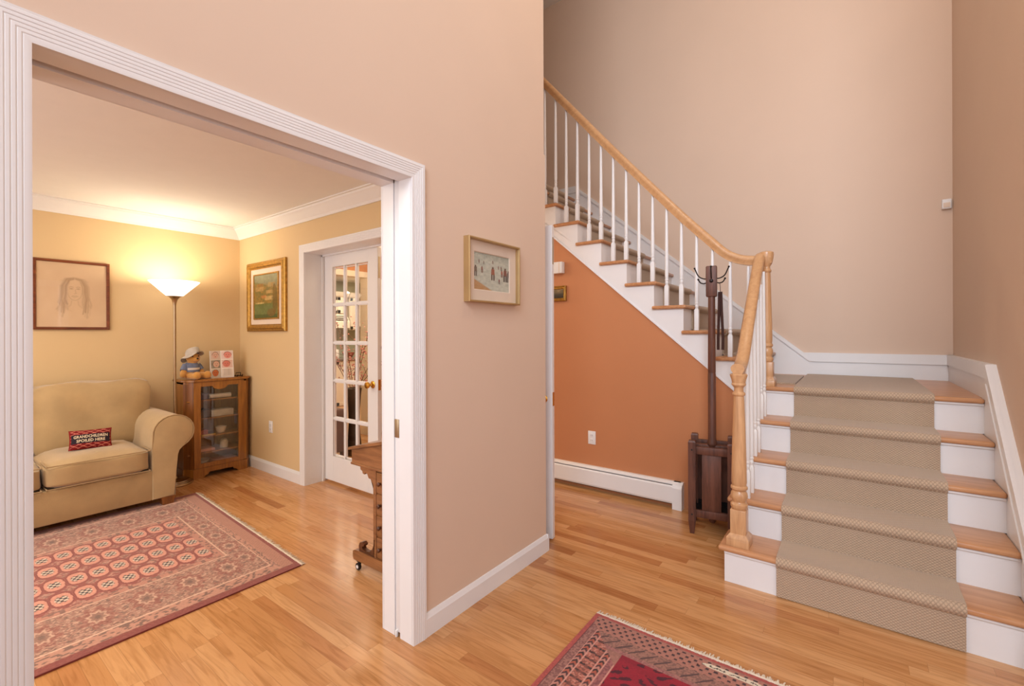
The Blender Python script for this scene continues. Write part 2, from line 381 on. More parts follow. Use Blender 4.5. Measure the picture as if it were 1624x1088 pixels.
# terracotta wall under the stairs + kitchen side
def under(x): return 1.10 + (-0.87 - x) * H1 / T1
b = bmn(); prism(b, [(-0.572, 0), (-0.572, under(-0.572) + 0.03), (-2.72, under(-2.72) + 0.03), (-4.3, under(-2.72) + 0.03), (-4.3, 0)], 'y', YO, YO + 0.1); struct('wall_under_stair', b, M['orange'], smooth=0)
b = bmn(); box(b, -4.3, -4.2, YO + 0.1, YB, 0, 2.985); struct('wall_stair_end', b, M['orange'])
b = bmn(); box(b, XP - 0.12, XP, 3.86, 7.0, 0, 2.5); box(b, XP - 0.12, XP, YW2, 3.86, 2.21, 2.5); struct('wall_kitchen_entry', b, M['orange'])
b = bmn(); box(b, XP - 0.14, XP + 0.018, 3.80, 3.86, 0, 2.14); box(b, XP - 0.14, XP + 0.018, YW2, 3.86, 2.14, 2.215); box(b, XP - 0.005, XP + 0.018, 3.86, 4.25, 0, 2.14)
struct('trim_kitchen', b, M['kitchen'])
b = bmn(); box(b, -8.55, -8.43, 2.3, 7.0, 0, 2.5); struct('wall_kitchen', b, M['sage'])
b = bmn(); box(b, -8.55, XP, 6.6, 6.7, 0, 2.5); struct('wall_kitchen_end', b, M['sage'])
b = bmn(); box(b, -8.55, XP, YW2, YW2 + 0.1, 0, 2.5); struct('wall_kitchen_front', b, M['sage'])
b = bmn(); box(b, -8.55, -2.72, YW2 + 0.012, 7.0, 2.46, 2.56); struct('ceiling_hall', b, M['ceil'])
# stairwell shell
b = bmn(); box(b, -6.0, XR + 0.12, YB, YB + 0.12, 0, ZC); struct('wall_back', b, M['tan'])
b = bmn(); box(b, XR, XR + 0.12, 2.35, YB, 0, ZC); struct('wall_right', b, M['tan'])
b = bmn(); box(b, XR + 0.12, 3.0, 2.35, 2.47, 0, ZC); struct('wall_side_room', b, M['tan'])
b = bmn(); box(b, 3.0, 3.1, -2.6, 2.47, 0, ZC); struct('wall_far_right', b, M['tan'])
b = bmn(); box(b, XA, 3.0, -2.6, -2.5, 0, ZC); struct('wall_front', b, M['tan'])
b = bmn(); box(b, -6.0, 3.1, -2.6, YB + 0.12, ZC, ZC + 0.1); struct('ceiling', b, M['ceil'])
b = bmn(); box(b, -6.0, -5.9, YW, YB, 2.985, ZC); struct('wall_upper_end', b, M['tan'])
b = bmn(); box(b, -6.0, XA2, YW2 - 0.1, YW2, 2.6, ZC); struct('wall_upper_hall', b, M['tan'])
b = bmn(); box(b, -6.0, X0S - 10 * T1 - 0.03, YW2, YB, ZU - 0.4, ZU); struct('floor_upper', b, M['floor'])

# ---- casing round the wide opening (fluted, mitred)
def casing(bm, sect, path, up):
    sweep(bm, path, sect, up)
def fluted(wd, th):
    pts = [(0, 0), (0, th * 0.55)]
    n = 6
    for i in range(n):
        x0 = wd * (0.08 + 0.84 * i / n); x1 = wd * (0.08 + 0.84 * (i + 1) / n)
        pts += [(x0 + (x1 - x0) * 0.2, th * (0.62 + 0.38 * (i + 1) / n)), (x0 + (x1 - x0) * 0.78, th * (0.62 + 0.38 * (i + 1) / n)), (x0 + (x1 - x0) * 0.95, th * (0.56 + 0.38 * (i + 1) / n))]
    pts += [(wd, th), (wd, 0)]
    return pts
def casing_set(name, plane_axis, pl, out, a0, a1, zt, wd=0.07, th=0.016, mat_=None):
    """three mitred boards round an opening in the plane plane_axis = pl, facing out (+1/-1)"""
    prof = fluted(wd, th)   # (distance from opening edge, thickness)
    bm = bmn()
    def P(a, z, t): return (pl + out * t, a, z) if plane_axis == 'x' else (a, pl + out * t, z)
    rows = []
    for d, t in prof:
        rows.append([bm.verts.new(P(a0 - d, 0, t)), bm.verts.new(P(a0 - d, zt + d, t)), bm.verts.new(P(a1 + d, zt + d, t)), bm.verts.new(P(a1 + d, 0, t))])
    n = len(rows)
    for i in range(n):
        A, B = rows[i], rows[(i + 1) % n]
        for k in range(3): bm.faces.new((A[k], A[k + 1], B[k + 1], B[k]))
    bm.faces.new([r[0] for r in rows]); bm.faces.new([r[3] for r in rows][::-1])
    return struct(name, bm, mat_ or M['white'], smooth=20)
casing_set('trim_1', 'x', XA, 1, OY0, OY1, OZ)
casing_set('trim_2', 'x', XA2 - 0.012, -1, OY0, OY1, OZ)
casing_set('trim_3', 'y', YW, -1, DX0, DX1, DZ)
# jambs of the wide opening (pocket slot at the right side, track slot overhead)
b = bmn()
box(b, -1.636, XA + 0.001, OY1, OY1 + 0.02, 0, OZ); box(b, XA2 - 0.013, -1.674, OY1, OY1 + 0.02, 0, OZ)
box(b, XA2 - 0.013, XA + 0.001, OY0 - 0.02, OY0, 0, OZ)
box(b, -1.636, XA + 0.001, OY0, OY1, OZ, OZ + 0.02); box(b, XA2 - 0.013, -1.672, OY0, OY1, OZ, OZ + 0.02)
struct('trim_4', b, M['white'])
b = bmn(); box(b, -1.69, -1.63, OY0, OY1, OZ + 0.03, OZ + 0.04); struct('trim_5', b, M['slot'])
# pocket door edge showing in the slot, with its pull plate
b = bmn(); box(b, -1.672, -1.638, OY1 + 0.004, OY1 + 0.75, 0.02, OZ + 0.02, 0.002)
pd = struct('door_3', b, M['white'])
b = bmn(); box(b, -1.671, -1.642, OY1 + 0.001, OY1 + 0.006, 0.902, 0.985, 0.001); obj('latch_plate', b, M['steel'], pd)
b = bmn(); box(b, -1.665, -1.655, OY1 - 0.006, OY1 + 0.006, 0.0, 0.03, 0.002); obj('floor_guide', b, M['plastic'], pd)
# jambs of the french door opening
b = bmn()
box(b, DX0 - 0.015, DX0 + 0.002, YW - 0.001, YW2 + 0.013, 0, DZ); box(b, DX1 - 0.002, DX1 + 0.015, YW - 0.001, YW2 + 0.013, 0, DZ); box(b, DX0, DX1, YW - 0.001, YW2 + 0.013, DZ - 0.002, DZ + 0.015)
box(b, DX0, DX0 + 0.014, 2.36, 2.381, 0, DZ); box(b, DX0, DX1, 2.36, 2.381, DZ - 0.016, DZ)
struct('trim_6', b, M['white'])
# baseboards
def baseboard(name, segs, h=0.105, th=0.014):
    bm = bmn()
    for (x0, y0), (x1, y1), nx, ny in segs:
        d = Vector((x1 - x0, y1 - y0, 0)); n = Vector((nx, ny, 0))
        prof = [(0, 0), (th, 0), (th, h * 0.78), (th * 0.75, h * 0.84), (th * 0.55, h * 0.95), (th * 0.3, h), (0, h)]
        A = [bm.verts.new(Vector((x0, y0, z)) + n * t) for t, z in prof]; B = [bm.verts.new(Vector((x1, y1, z)) + n * t) for t, z in prof]
        m_ = len(prof)
        for i in range(m_): bm.faces.new((A[i], A[(i + 1) % m_], B[(i + 1) % m_], B[i]))
        bm.faces.new(A[::-1]); bm.faces.new(B)
    return struct(name, bm, M['white'], smooth=25)
baseboard('baseboard_left', [((XA, OY1 + 0.07), (XA, YW2 + 0.014), 1, 0), ((XA + 0.014, YW2 + 0.012), (XA - 0.1, YW2 + 0.012), 0, 1), ((XA, -2.5), (XA, OY0 - 0.07), 1, 0)])
baseboard('baseboard_living', [((XP, -2.2), (XP, YW), 1, 0), ((XP, YW), (DX0 - 0.07, YW), 0, -1), ((DX1 + 0.07, YW), (XA2, YW), 0, -1)], 0.11)
# crown moulding of the living room
b = bmn()
cp = [(0, 2.39), (0.012, 2.39), (0.02, 2.41), (0.03, 2.42), (0.055, 2.455), (0.08, 2.475), (0.085, 2.488), (0.1, 2.49), (0.1, 2.5), (0, 2.5)]
rows = []
x0, x1, ya, yb = XP, XA2 - 0.012, -2.2, YW
for d, z in cp:
    rows.append([b.verts.new(v) for v in ((x0 + d, ya + d, z), (x0 + d, yb - d, z), (x1 - d, yb - d, z), (x1 - d, ya + d, z))])
for i in range(len(rows) - 1):
    for k in range(4): b.faces.new((rows[i][k], rows[i][(k + 1) % 4], rows[i + 1][(k + 1) % 4], rows[i + 1][k]))
struct('trim_7', b, M['ceil'], smooth=20)
# windows that let the daylight in (living room front wall, behind the camera side)
b = bmn()
box(b, -4.7, -4.64, -2.3, -2.22, 0.6, 2.3); box(b, -2.16, -2.1, -2.3, -2.22, 0.6, 2.3); box(b, -4.7, -2.1, -2.3, -2.22, 0.6, 0.66); box(b, -4.7, -2.1, -2.3, -2.22, 2.24, 2.3)
for xx in (-3.85, -2.97): box(b, xx, xx + 0.05, -2.3, -2.22, 0.6, 2.3)
struct('window_1', b, M['white'])

# ================================================================== FRENCH DOORS
LW, LH, LT = 0.79, 2.078, 0.036
def door_leaf(name):
    d = bpy.data.objects.new(name, None); COL.objects.link(d); d['kind'] = 'structure'
    px0, px1, pz0, pz1 = 0.128, 0.66, 0.228, 1.970
    bm = bmn()
    box(bm, 0, px0, 0, LT, 0, LH, 0.002); box(bm, px1, LW, 0, LT, 0, LH, 0.002)
    box(bm, px0, px1, 0, LT, 0, pz0, 0.002); box(bm, px0, px1, 0, LT, pz1, LH, 0.002)
    cw, rh, mw = (px1 - px0) / 3, (pz1 - pz0) / 5, 0.022
    for i in (1, 2): box(bm, px0 + cw * i - mw / 2, px0 + cw * i + mw / 2, 0.004, LT - 0.004, pz0, pz1, 0.003)
    for j in (1, 2, 3, 4): box(bm, px0, px1, 0.004, LT - 0.004, pz0 + rh * j - mw / 2, pz0 + rh * j + mw / 2, 0.003)
    # glazing bead
    for i in range(3):
        for j in range(5):
            xa, xb, za, zb = px0 + cw * i + mw / 2, px0 + cw * (i + 1) - mw / 2, pz0 + rh * j + mw / 2, pz0 + rh * (j + 1) - mw / 2
            for (u0, u1, w0, w1) in ((xa, xa + 0.006, za, zb), (xb - 0.006, xb, za, zb), (xa, xb, za, za + 0.006), (xa, xb, zb - 0.006, zb)):
                box(bm, u0, u1, 0.009, LT - 0.009, w0, w1)
    obj('door_frame', bm, M['white'], d, local=True, smooth=0)
    for i in range(3):
        for j in range(5):
            bm = bmn(); box(bm, px0 + cw * i + mw / 2 - 0.002, px0 + cw * (i + 1) - mw / 2 + 0.002, LT / 2 - 0.002, LT / 2 + 0.002, pz0 + rh * j + mw / 2 - 0.002, pz0 + rh * (j + 1) - mw / 2 + 0.002)
            obj('glass_pane', bm, M['glass'], d, local=True, smooth=0)
    for s in (-1, 1):
        bm = bmn(); lathe(bm, [(0.031, 0), (0.031, 0.004), (0.026, 0.008), (0.012, 0.012), (0.010, 0.03), (0.012, 0.036), (0.024, 0.044), (0.029, 0.056), (0.026, 0.066), (0.012, 0.071)], 0, 0, 20)
        bmesh.ops.rotate(bm, verts=bm.verts[:], cent=(0, 0, 0), matrix=Matrix.Rotation(PI / 2 if s < 0 else -PI / 2, 3, 'X'))
        bmesh.ops.translate(bm, verts=bm.verts[:], vec=(LW - 0.065, 0 if s < 0 else LT, 0.925))
        kn = obj('door_knob', bm, M['brass'], d, local=True); kn['label'] = 'round brass knob'
    bm = bmn(); box(bm, LW - 0.001, LW + 0.0015, 0.006, LT - 0.006, 0.88, 0.97)
    obj('latch_plate', bm, M['brass'], d, local=True)
    bm = bmn(); box(bm, LW - 0.001, LW + 0.0015, 0.01, LT - 0.01, 1.82, 2.0)
    obj('flush_bolt', bm, M['steel'], d, local=True)
    for zz in (0.2, 1.0, 1.85):
        bm = bmn(); lathe(bm, [(0.007, zz), (0.007, zz + 0.09)], 0.0, LT + 0.003, 10); obj('hinge', bm, M['brass'], d, local=True)
    return d
leafA = door_leaf('door_1'); leafA.location = (DX0 + 0.013, 2.384, 0.022)
leafA['label'] = 'white fifteen-pane glazed door standing shut behind the writing desk'; leafA['category'] = 'door'
leafB = copy_tree(leafA); leafB.name = 'door_2'; leafB.location = (-2.37, 2.452, 0.012); leafB.rotation_euler = (0, 0, math.radians(9.2))
leafB['label'] = 'white glazed door folded back past the end of the tan wall'; leafB['category'] = 'door'

# ================================================================== STAIRCASE
stair = thing('staircase', 'oak and white painted staircase turning left at a landing beside the hallway', 'staircase', (0, 3.6, 0))
XL, XK = -0.57, 0.597             # left string face, right skirt face
NOS, TT = 0.026, 0.028
def tread_box(bm, x0, x1, y0, y1, zt, ax):
    box(bm, x0, x1, y0, y1, zt - TT, zt, 0.011, 3)
for i in range(1, 5):
    bm = bmn(); box(bm, XL - 0.028, XK, Y0S + (i - 1) * T1 - NOS, Y0S + i * T1 + 0.012, i * H1 - TT, i * H1, 0.011, 3)
    obj('tread', bm, M['oakx'], stair)
for i in range(1, 6):
    bm = bmn(); box(bm, XL + 0.02, XK, Y0S + (i - 1) * T1, Y0S + (i - 1) * T1 + 0.018, (i - 1) * H1, i * H1 - TT)
    # cove under the nosing
    box(bm, XL, XK, Y0S + (i - 1) * T1 - 0.012, Y0S + (i - 1) * T1, i * H1 - TT - 0.014, i * H1 - TT, 0.004)
    obj('riser', bm, M['white'], stair)
YL = Y0S + 4 * T1                  # landing riser face 3.657
bm = bmn(); box(bm, XL - 0.04, XK, YL + 0.06, YB - 0.018, ZL - 0.1, ZL); box(bm, XL - 0.028, XK, YL - NOS, YL + 0.07, ZL - TT, ZL, 0.011, 3)
obj('landing', bm, M['oakx'], stair)
for k in range(1, 11):
    xf = X0S - k * T1
    bm = bmn()
    if k < 10: box(bm, xf - T1 - NOS - 0.012, xf, YS - 0.028, YB - 0.018, ZL + k * H1 - TT, ZL + k * H1, 0.011, 3)
    else: box(bm, xf - 0.12, xf, YS - 0.028, YB - 0.018, ZL + k * H1 - TT, ZL + k * H1, 0.011, 3)
    obj('tread', bm, M['oaky'], stair)
    bm = bmn(); box(bm, xf - NOS - 0.018, xf - NOS, YS + 0.02, YB - 0.018, ZL + (k - 1) * H1, ZL + k * H1 - TT)
    obj('riser', bm, M['white'], stair)
# outer stringer of the upper flight: saw-tooth above, straight below
pts = [(XL - 0.0, 0.845)]
SL = H1 / T1
def lowz(x): return 1.10 + (-0.87 - x) * SL
pts = [(XL, lowz(XL))]
pts.append((XL, ZL - 0.001))
for k in range(1, 11):
    xr = X0S - k * T1 - NOS
    pts.append((xr, ZL + (k - 1) * H1 - (TT if k > 1 else 0.001))); pts.append((xr, ZL + k * H1 - TT))
pts.append((X0S - 10 * T1 - 0.4, ZL + 10 * H1 - TT)); pts.append((X0S - 10 * T1 - 0.4, lowz(X0S - 10 * T1 - 0.4)))
bm = bmn(); prism(bm, pts, 'y', YS, YS + 0.02)
obj('stringer', bm, M['white'], stair, smooth=0)
bm = bmn(); xe = X0S - 10 * T1 - 0.4
sweep(bm, [(XL, YS - 0.004, lowz(XL) + 0.006), (xe, YS - 0.004, lowz(xe) + 0.006)], [(-0.006, -0.007), (0.006, -0.007), (0.006, 0.004), (0, 0.008), (-0.006, 0.004)])
obj('stringer_bead', bm, M['white'], stair)
# left side panel of the lower flight
pts = [(Y0S, 0)]
for i in range(1, 6):
    pts.append((Y0S + (i - 1) * T1, i * H1 - TT))
    if i < 5: pts.append((Y0S + i * T1, i * H1 - TT))
pts += [(YO, ZL - TT), (YO, 0)]
bm = bmn(); prism(bm, pts, 'x', XL, XL + 0.02); obj('side_panel', bm, M['white'], stair, smooth=0)
# skirt boards
zs = ZL + 0.2
bm = bmn(); prism(bm, [(XR, ZL), (XR, zs), (-0.347, zs), (-2.652, zs + (2.652 - 0.347) * 0.8425), (-3.6, zs + (2.652 - 0.347) * 0.8425), (-3.6, ZU), (-2.7, ZU - 0.1), (-0.6, ZL - 0.1)], 'y', YB - 0.018, YB)
zt = zs + (2.652 - 0.347) * 0.8425; cw = 0.078
prism(bm, [(XR, zs - cw), (XR, zs), (-0.347, zs), (-2.652, zt), (-3.6, zt), (-3.6, zt - cw), (-2.61, zt - cw), (-0.305, zs - cw)], 'y', YB - 0.03, YB - 0.018)
obj('back_skirt', bm, M['white'], stair, smooth=0)
bm = bmn()
sk = [(YB, ZL - 0.1), (YB, zs), (3.545, zs), (2.44, 0.105), (2.35, 0.105), (2.35, 0), (2.75, 0)]
prism(bm, sk, 'x', XK, XR)
dz = 0.118
prism(bm, [(YB, zs - cw), (YB, zs), (3.545, zs), (2.44, 0.105), (2.35, 0.105), (2.35, 0.03), (2.44, 0.03 - 0.03), (3.545, zs - dz), (3.6, zs - cw)], 'x', XK - 0.01, XK)
sweep(bm, [(XK - 0.01, 3.545, zs - 0.008), (XK - 0.01, 2.44, 0.097)], [(-0.012, -0.012), (0.006, -0.012), (0.006, 0.008), (-0.012, 0.008)])
sweep(bm, [(XK - 0.01, 3.545, zs - dz + 0.006), (XK - 0.01, 2.46, 0.0)], [(-0.006, -0.008), (0.006, -0.008), (0.006, 0.008), (-0.006, 0.008)])
obj('right_skirt', bm, M['white'], stair, smooth=0)

# ---- carpet runners
def runner(name, label, path, a0, a1, axis, th=0.012):
    """strip following path [(s, z)], s along the climb; width a0..a1 across; axis: climb axis"""
    P = [Vector((s, z)) for s, z in path]
    nr = []
    for i, p in enumerate(P):
        t = (P[min(i + 1, len(P) - 1)] - P[max(i - 1, 0)]).normalized(); nr.append(Vector((-t.y, t.x)))
    bm = bmn(); uv = bm.loops.layers.uv.new('UVMap')
    L_ = [0.0]
    for i in range(1, len(P)): L_.append(L_[-1] + (P[i] - P[i - 1]).length)
    def V(q, a): return (a, q.x, q.y) if axis == 'y' else (q.x, a, q.y)
    rows = []
    for p, n in zip(P, nr):
        o = p + n * th
        rows.append([bm.verts.new(V(p, a0)), bm.verts.new(V(o, a0)), bm.verts.new(V(o, a1)), bm.verts.new(V(p, a1))])
    us = [a0, a0 - th if a0 < a1 else a0 + th, a1, a1 + th]
    for i in range(len(P) - 1):
        for k in range(4):
            f = bm.faces.new((rows[i][k], rows[i][(k + 1) % 4], rows[i + 1][(k + 1) % 4], rows[i + 1][k]))
            ua = [a0 - th, a0, a1, a1 + th][k]; ub = [a0, a1, a1 + th, a1 + 2 * th][k]
            if k == 0: ua, ub = a0 - th, a0
            elif k == 1: ua, ub = a0, a1
            elif k == 2: ua, ub = a1, a1 + th
            else: ua, ub = a0, a1
            for lp, (u, v) in zip(f.loops, ((ua, L_[i]), (ub, L_[i]), (ub, L_[i + 1]), (ua, L_[i + 1]))): lp[uv].uv = (u, v)
    bm.faces.new(rows[0]); bm.faces.new(rows[-1][::-1])
    o = obj(name, bm, M['carpet'], None, smooth=50)
    return tag(o, label, 'stair carpet')
def nose(path, s, z, d, climb):
    """wrap round a nosing whose front edge is at s (climbing toward climb=+-1), tread top z"""
    r = TT / 2
    path += [(s + climb * NOS, z - TT - 0.004), (s + climb * 0.012, z - TT - 0.004)]
    for k in range(7):
        a = -PI / 2 + PI * k / 6
        path.append((s + climb * (r - r * math.cos(a)) , z - r + r * math.sin(a)))
    path.append((s + climb * 0.03, z))
pth = [(Y0S, 0.004)]
for i in range(1, 6):
    yr = Y0S + (i - 1) * T1
    pth.append((yr, i * H1 - TT - 0.03)); nose(pth, yr - NOS, i * H1, 0, 1)
    if i < 5: pth.append((yr + T1 - 0.016, i * H1)); pth.append((yr + T1, i * H1 + 0.014))
pth.append((YB - 0.03, ZL))
runner('stair_runner', 'beige woven carpet runner covering the middle of the lower steps', pth, -0.318, 0.388, 'y')
pth = [(-0.33, ZL), (X0S - T1 - NOS + 0.016, ZL), (X0S - T1 - NOS, ZL + 0.014)]
for k in range(1, 11):
    xr = X0S - k * T1 - NOS
    pth.append((xr, ZL + k * H1 - TT - 0.03)); nose(pth, X0S - k * T1, ZL + k * H1, 0, -1)
    if k < 10: pth.append((xr - T1 + 0.016, ZL + k * H1)); pth.append((xr - T1, ZL + k * H1 + 0.014))
pth.append((X0S - 10 * T1 - 0.6, ZU))
bmr = runner('stair_runner', 'beige woven carpet runner on the upper steps behind the white balusters', pth, 3.88, 4.62, 'x', -0.012)

# ---- railing
rl = thing('stair_railing', 'oak handrail on white tapered balusters and two turned oak newel posts', 'railing', (-0.49, 3.2, ZL))
def newel(x, y, zb, prof, pl, blk, zblk):
    bm = bmn()
    h = pl / 2; box(bm, x - h, x + h, y - h, y + h, zb, zb + 0.04, 0.003)
    g = (pl + blk) / 4
    prism(bm, [(x - h, y - h), (x + h, y - h), (x + h, y + h), (x - h, y + h)], 'z', zb + 0.0405, zb + 0.041)
    # bevelled step up to the block
    v = [[bm.verts.new((x + sx * q, y + sy * q, z)) for sx, sy in ((-1, -1), (1, -1), (1, 1), (-1, 1))] for q, z in ((h, zb + 0.04), (h * 0.97, zb + 0.05), (blk / 2, zb + 0.068))]
    for A, B in zip(v, v[1:]):
        for k in range(4): bm.faces.new((A[k], A[(k + 1) % 4], B[(k + 1) % 4], B[k]))
    box(bm, x - blk / 2, x + blk / 2, y - blk / 2, y + blk / 2, zb + 0.03, zblk, 0.005)
    lathe(bm, prof, x, y, 28)
    return obj('newel_post', bm, M['oakz'], rl)
NX1, NY1 = -0.505, 2.785
newel(NX1, NY1, H1, [(0.03, 0.39), (0.040, 0.402), (0.044, 0.412), (0.044, 0.424), (0.036, 0.434), (0.034, 0.438), (0.041, 0.455), (0.044, 0.47), (0.041, 0.486), (0.034, 0.498), (0.036, 0.502), (0.043, 0.510), (0.043, 0.520), (0.036, 0.528), (0.039, 0.545),
      (0.038, 0.62), (0.034, 0.80), (0.028, 1.0), (0.027, 1.022), (0.032, 1.026), (0.034, 1.034), (0.030, 1.042), (0.024, 1.047), (0.024, 1.066), (0.029, 1.075), (0.036, 1.082), (0.037, 1.088), (0.034, 1.094), (0.037, 1.112), (0.044, 1.132), (0.045, 1.140), (0.038, 1.146)], 0.113, 0.08, 0.398)
NX2, NY2 = -0.488, 3.70
newel(NX2, NY2, ZL, [(0.03, 1.16), (0.038, 1.17), (0.041, 1.18), (0.041, 1.192), (0.034, 1.20), (0.032, 1.205), (0.038, 1.225), (0.040, 1.24), (0.037, 1.255), (0.031, 1.268), (0.039, 1.278), (0.039, 1.29), (0.033, 1.298), (0.036, 1.32),
      (0.034, 1.45), (0.029, 1.65), (0.025, 1.80), (0.030, 1.805), (0.032, 1.815), (0.027, 1.824), (0.023, 1.83), (0.023, 1.845), (0.033, 1.86), (0.038, 1.875), (0.044, 1.905), (0.047, 1.93), (0.044, 1.945), (0.03, 1.952)], 0.108, 0.085, 1.165)
RS0 = [(-0.02, -0.028), (0.02, -0.028), (0.022, -0.012), (0.029, 0.0), (0.031, 0.014), (0.024, 0.026), (0.01, 0.033), (-0.01, 0.033), (-0.024, 0.026), (-0.031, 0.014), (-0.029, 0.0), (-0.022, -0.012)]
RS = [(a_ * 1.12, b_ * 1.12) for a_, b_ in RS0]
def lowrail(y):   # centre height of the lower rail
    P = [(2.745, 1.165), (2.80, 1.167), (2.88, 1.19), (2.98, 1.262), (3.10, 1.385), (3.25, 1.53), (3.40, 1.68), (3.55, 1.81), (3.62, 1.868), (3.68, 1.905), (3.73, 1.915)]
    return P
RXT = -0.526
lp = spline([(NX1 + (RXT - NX1) * (y - NY1) / (NY2 - NY1), y, z) for y, z in lowrail(0)], 6)
bm = bmn(); sweep(bm, lp, RS); obj('handrail', bm, M['rail'], rl, smooth=50)
# rail of the upper flight (centre line), starts level over the newel, eases up
UP = [(-0.455, 1.898), (-0.56, 1.892), (-0.66, 1.91), (-0.76, 1.965), (-0.88, 2.085), (-1.05, 2.262), (-1.23, 2.462), (-1.65, 2.94), (-2.05, 3.41), (-2.45, 3.88), (-2.8, 4.28)]
up = spline([(x, NY2 - 0.004, z) for x, z in UP], 6)
bm = bmn(); sweep(bm, up, RS); obj('handrail', bm, M['rail'], rl, smooth=50)
def curve_z(path, ax, v):
    for p, q in zip(path, path[1:]):
        if (p[ax] - v) * (q[ax] - v) <= 0 and p[ax] != q[ax]:
            t = (v - p[ax]) / (q[ax] - p[ax]); return p.z + t * (q.z - p.z)
    return path[-1].z
def baluster(x, y, zb, ztop, m):
    bm = bmn(); s = 0.0155
    box(bm, x - s, x + s, y - s, y + s, zb, zb + 0.155, 0.0015)
    v = [[bm.verts.new((x + sx * q, y + sy * q, z)) for sx, sy in ((-1, -1), (1, -1), (1, 1), (-1, 1))] for q, z in ((s, zb + 0.154), (0.009, zb + 0.17))]
    for k in range(4): bm.faces.new((v[0][k], v[0][(k + 1) % 4], v[1][(k + 1) % 4], v[1][k]))
    z = zb
    lathe(bm, [(0.011, z + 0.16), (0.0115, z + 0.178), (0.014, z + 0.183), (0.014, z + 0.19), (0.0115, z + 0.194), (0.0115, z + 0.202), (0.0145, z + 0.206), (0.0145, z + 0.213), (0.0115, z + 0.217), (0.0145, z + 0.25), (0.0145, z + 0.35), (0.0105, ztop - 0.03), (0.010, ztop)], x, y, 12)
    return obj('baluster', bm, m, rl)
for x in (-2.472, -2.353, -2.234, -2.120, -2.004, -1.886, -1.770, -1.655, -1.538, -1.426, -1.310, -1.196, -1.080, -0.965, -0.85, -0.726, -0.604):
    k = int(math.floor((X0S - x) / T1))
    baluster(x, NY2 - 0.003, ZL + max(k, 0) * H1, curve_z(up, 0, x) - 0.03 - (0.01), M['white'])
for i in (1, 2, 3, 4):
    for q, dy in ((0, 0.030), (1, 0.148)):
        y = Y0S + (i - 1) * T1 + dy
        if i == 1 and q == 0: continue
        x = -0.500 + 0.012 * (y - NY1) / (NY2 - NY1)
        baluster(x, y, i * H1, curve_z(lp, 1, y) - 0.035, M['cream'])

# ================================================================== FOYER / HALL THINGS
# baseboard heater
ht = thing('baseboard_heater', 'long white baseboard heater along the foot of the terracotta wall', 'heater', (-1.9, 3.62, 0))
hp = [(YO, 0.015), (YO, 0.205), (3.64, 0.205), (3.618, 0.196), (3.604, 0.182), (3.598, 0.165), (3.596, 0.058), (3.604, 0.05), (3.606, 0.056), (3.604, 0.16), (3.652, 0.19), (3.652, 0.015)]
bm = bmn(); prism(bm, [(YO, 0.17), (YO, 0.206), (3.634, 0.206), (3.612, 0.193), (3.612, 0.187), (3.636, 0.198), (3.65, 0.198), (3.65, 0.17)], 'x', -3.3, -1.075)
obj('back_plate', bm, M['plastic'], ht, smooth=0)
bm = bmn(); prism(bm, [(3.604, 0.183), (3.597, 0.17), (3.596, 0.056), (3.602, 0.042), (3.606, 0.044), (3.602, 0.058), (3.603, 0.168), (3.61, 0.18)], 'x', -3.3, -1.1)
obj('front_cover', bm, M['plastic'], ht, smooth=0)
bm = bmn(); box(bm, -3.29, -1.1, 3.625, 3.655, 0.03, 0.165); obj('heating_element', bm, M['slot'], ht, smooth=0)
bm = bmn(); prism(bm, [(YO, 0.0), (YO, 0.206), (3.634, 0.206), (3.605, 0.187), (3.594, 0.165), (3.594, 0.0)], 'x', -1.128, -1.055)
obj('end_cap', bm, M['plastic'], ht, smooth=0)

def outlet(name, label, c, axis, out):
    t = thing(name, label, 'outlet', c, 0)
    bm = bmn(); w_, h_ = 0.036, 0.058
    def bx(a0, a1, d0, d1, z0, z1, bev=0):
        if axis == 'y': box(bm, c[0] + a0, c[0] + a1, min(c[1] + out * d0, c[1] + out * d1), max(c[1] + out * d0, c[1] + out * d1), c[2] + z0, c[2] + z1, bev)
        else: box(bm, min(c[0] + out * d0, c[0] + out * d1), max(c[0] + out * d0, c[0] + out * d1), c[1] + a0, c[1] + a1, c[2] + z0, c[2] + z1, bev)
    bx(-w_, w_, 0, 0.006, -h_, h_, 0.002); obj('cover_plate', bm, M['plastic'], t)
    for s in (-1, 1):
        bm = bmn(); bx(-0.017, 0.017, 0.005, 0.008, s * 0.022 - 0.014, s * 0.022 + 0.014, 0.001)
        sk_ = obj('socket', bm, M['plastic'], t)
        bm = bmn(); bx(-0.008, -0.006, 0.0078, 0.0084, s * 0.022 - 0.006, s * 0.022 + 0.006); bx(0.006, 0.008, 0.0078, 0.0084, s * 0.022 - 0.006, s * 0.022 + 0.006)
        obj('slots', bm, M['slot'], sk_, smooth=0)
outlet('electrical_outlet', 'white wall outlet low on the terracotta wall above the heater', (-1.847, YO, 0.451), 'y', -1)
outlet('electrical_outlet', 'white wall outlet on the golden wall between cabinet and glazed door', (-4.612, YW, 0.46), 'y', -1)
# chime box
dc = thing('door_chime', 'small white chime box mounted high on the terracotta wall', 'chime box', (-2.25, YO, 1.97))
bm = bmn(); box(bm, -2.40, -2.118, YO - 0.055, YO, 1.925, 2.03, 0.006); obj('cover', bm, M['plastic'], dc)
bm = bmn(); box(bm, -2.15, -2.143, YO - 0.057, YO - 0.054, 1.93, 2.025); obj('groove', bm, M['mat_board'], dc, smooth=0)
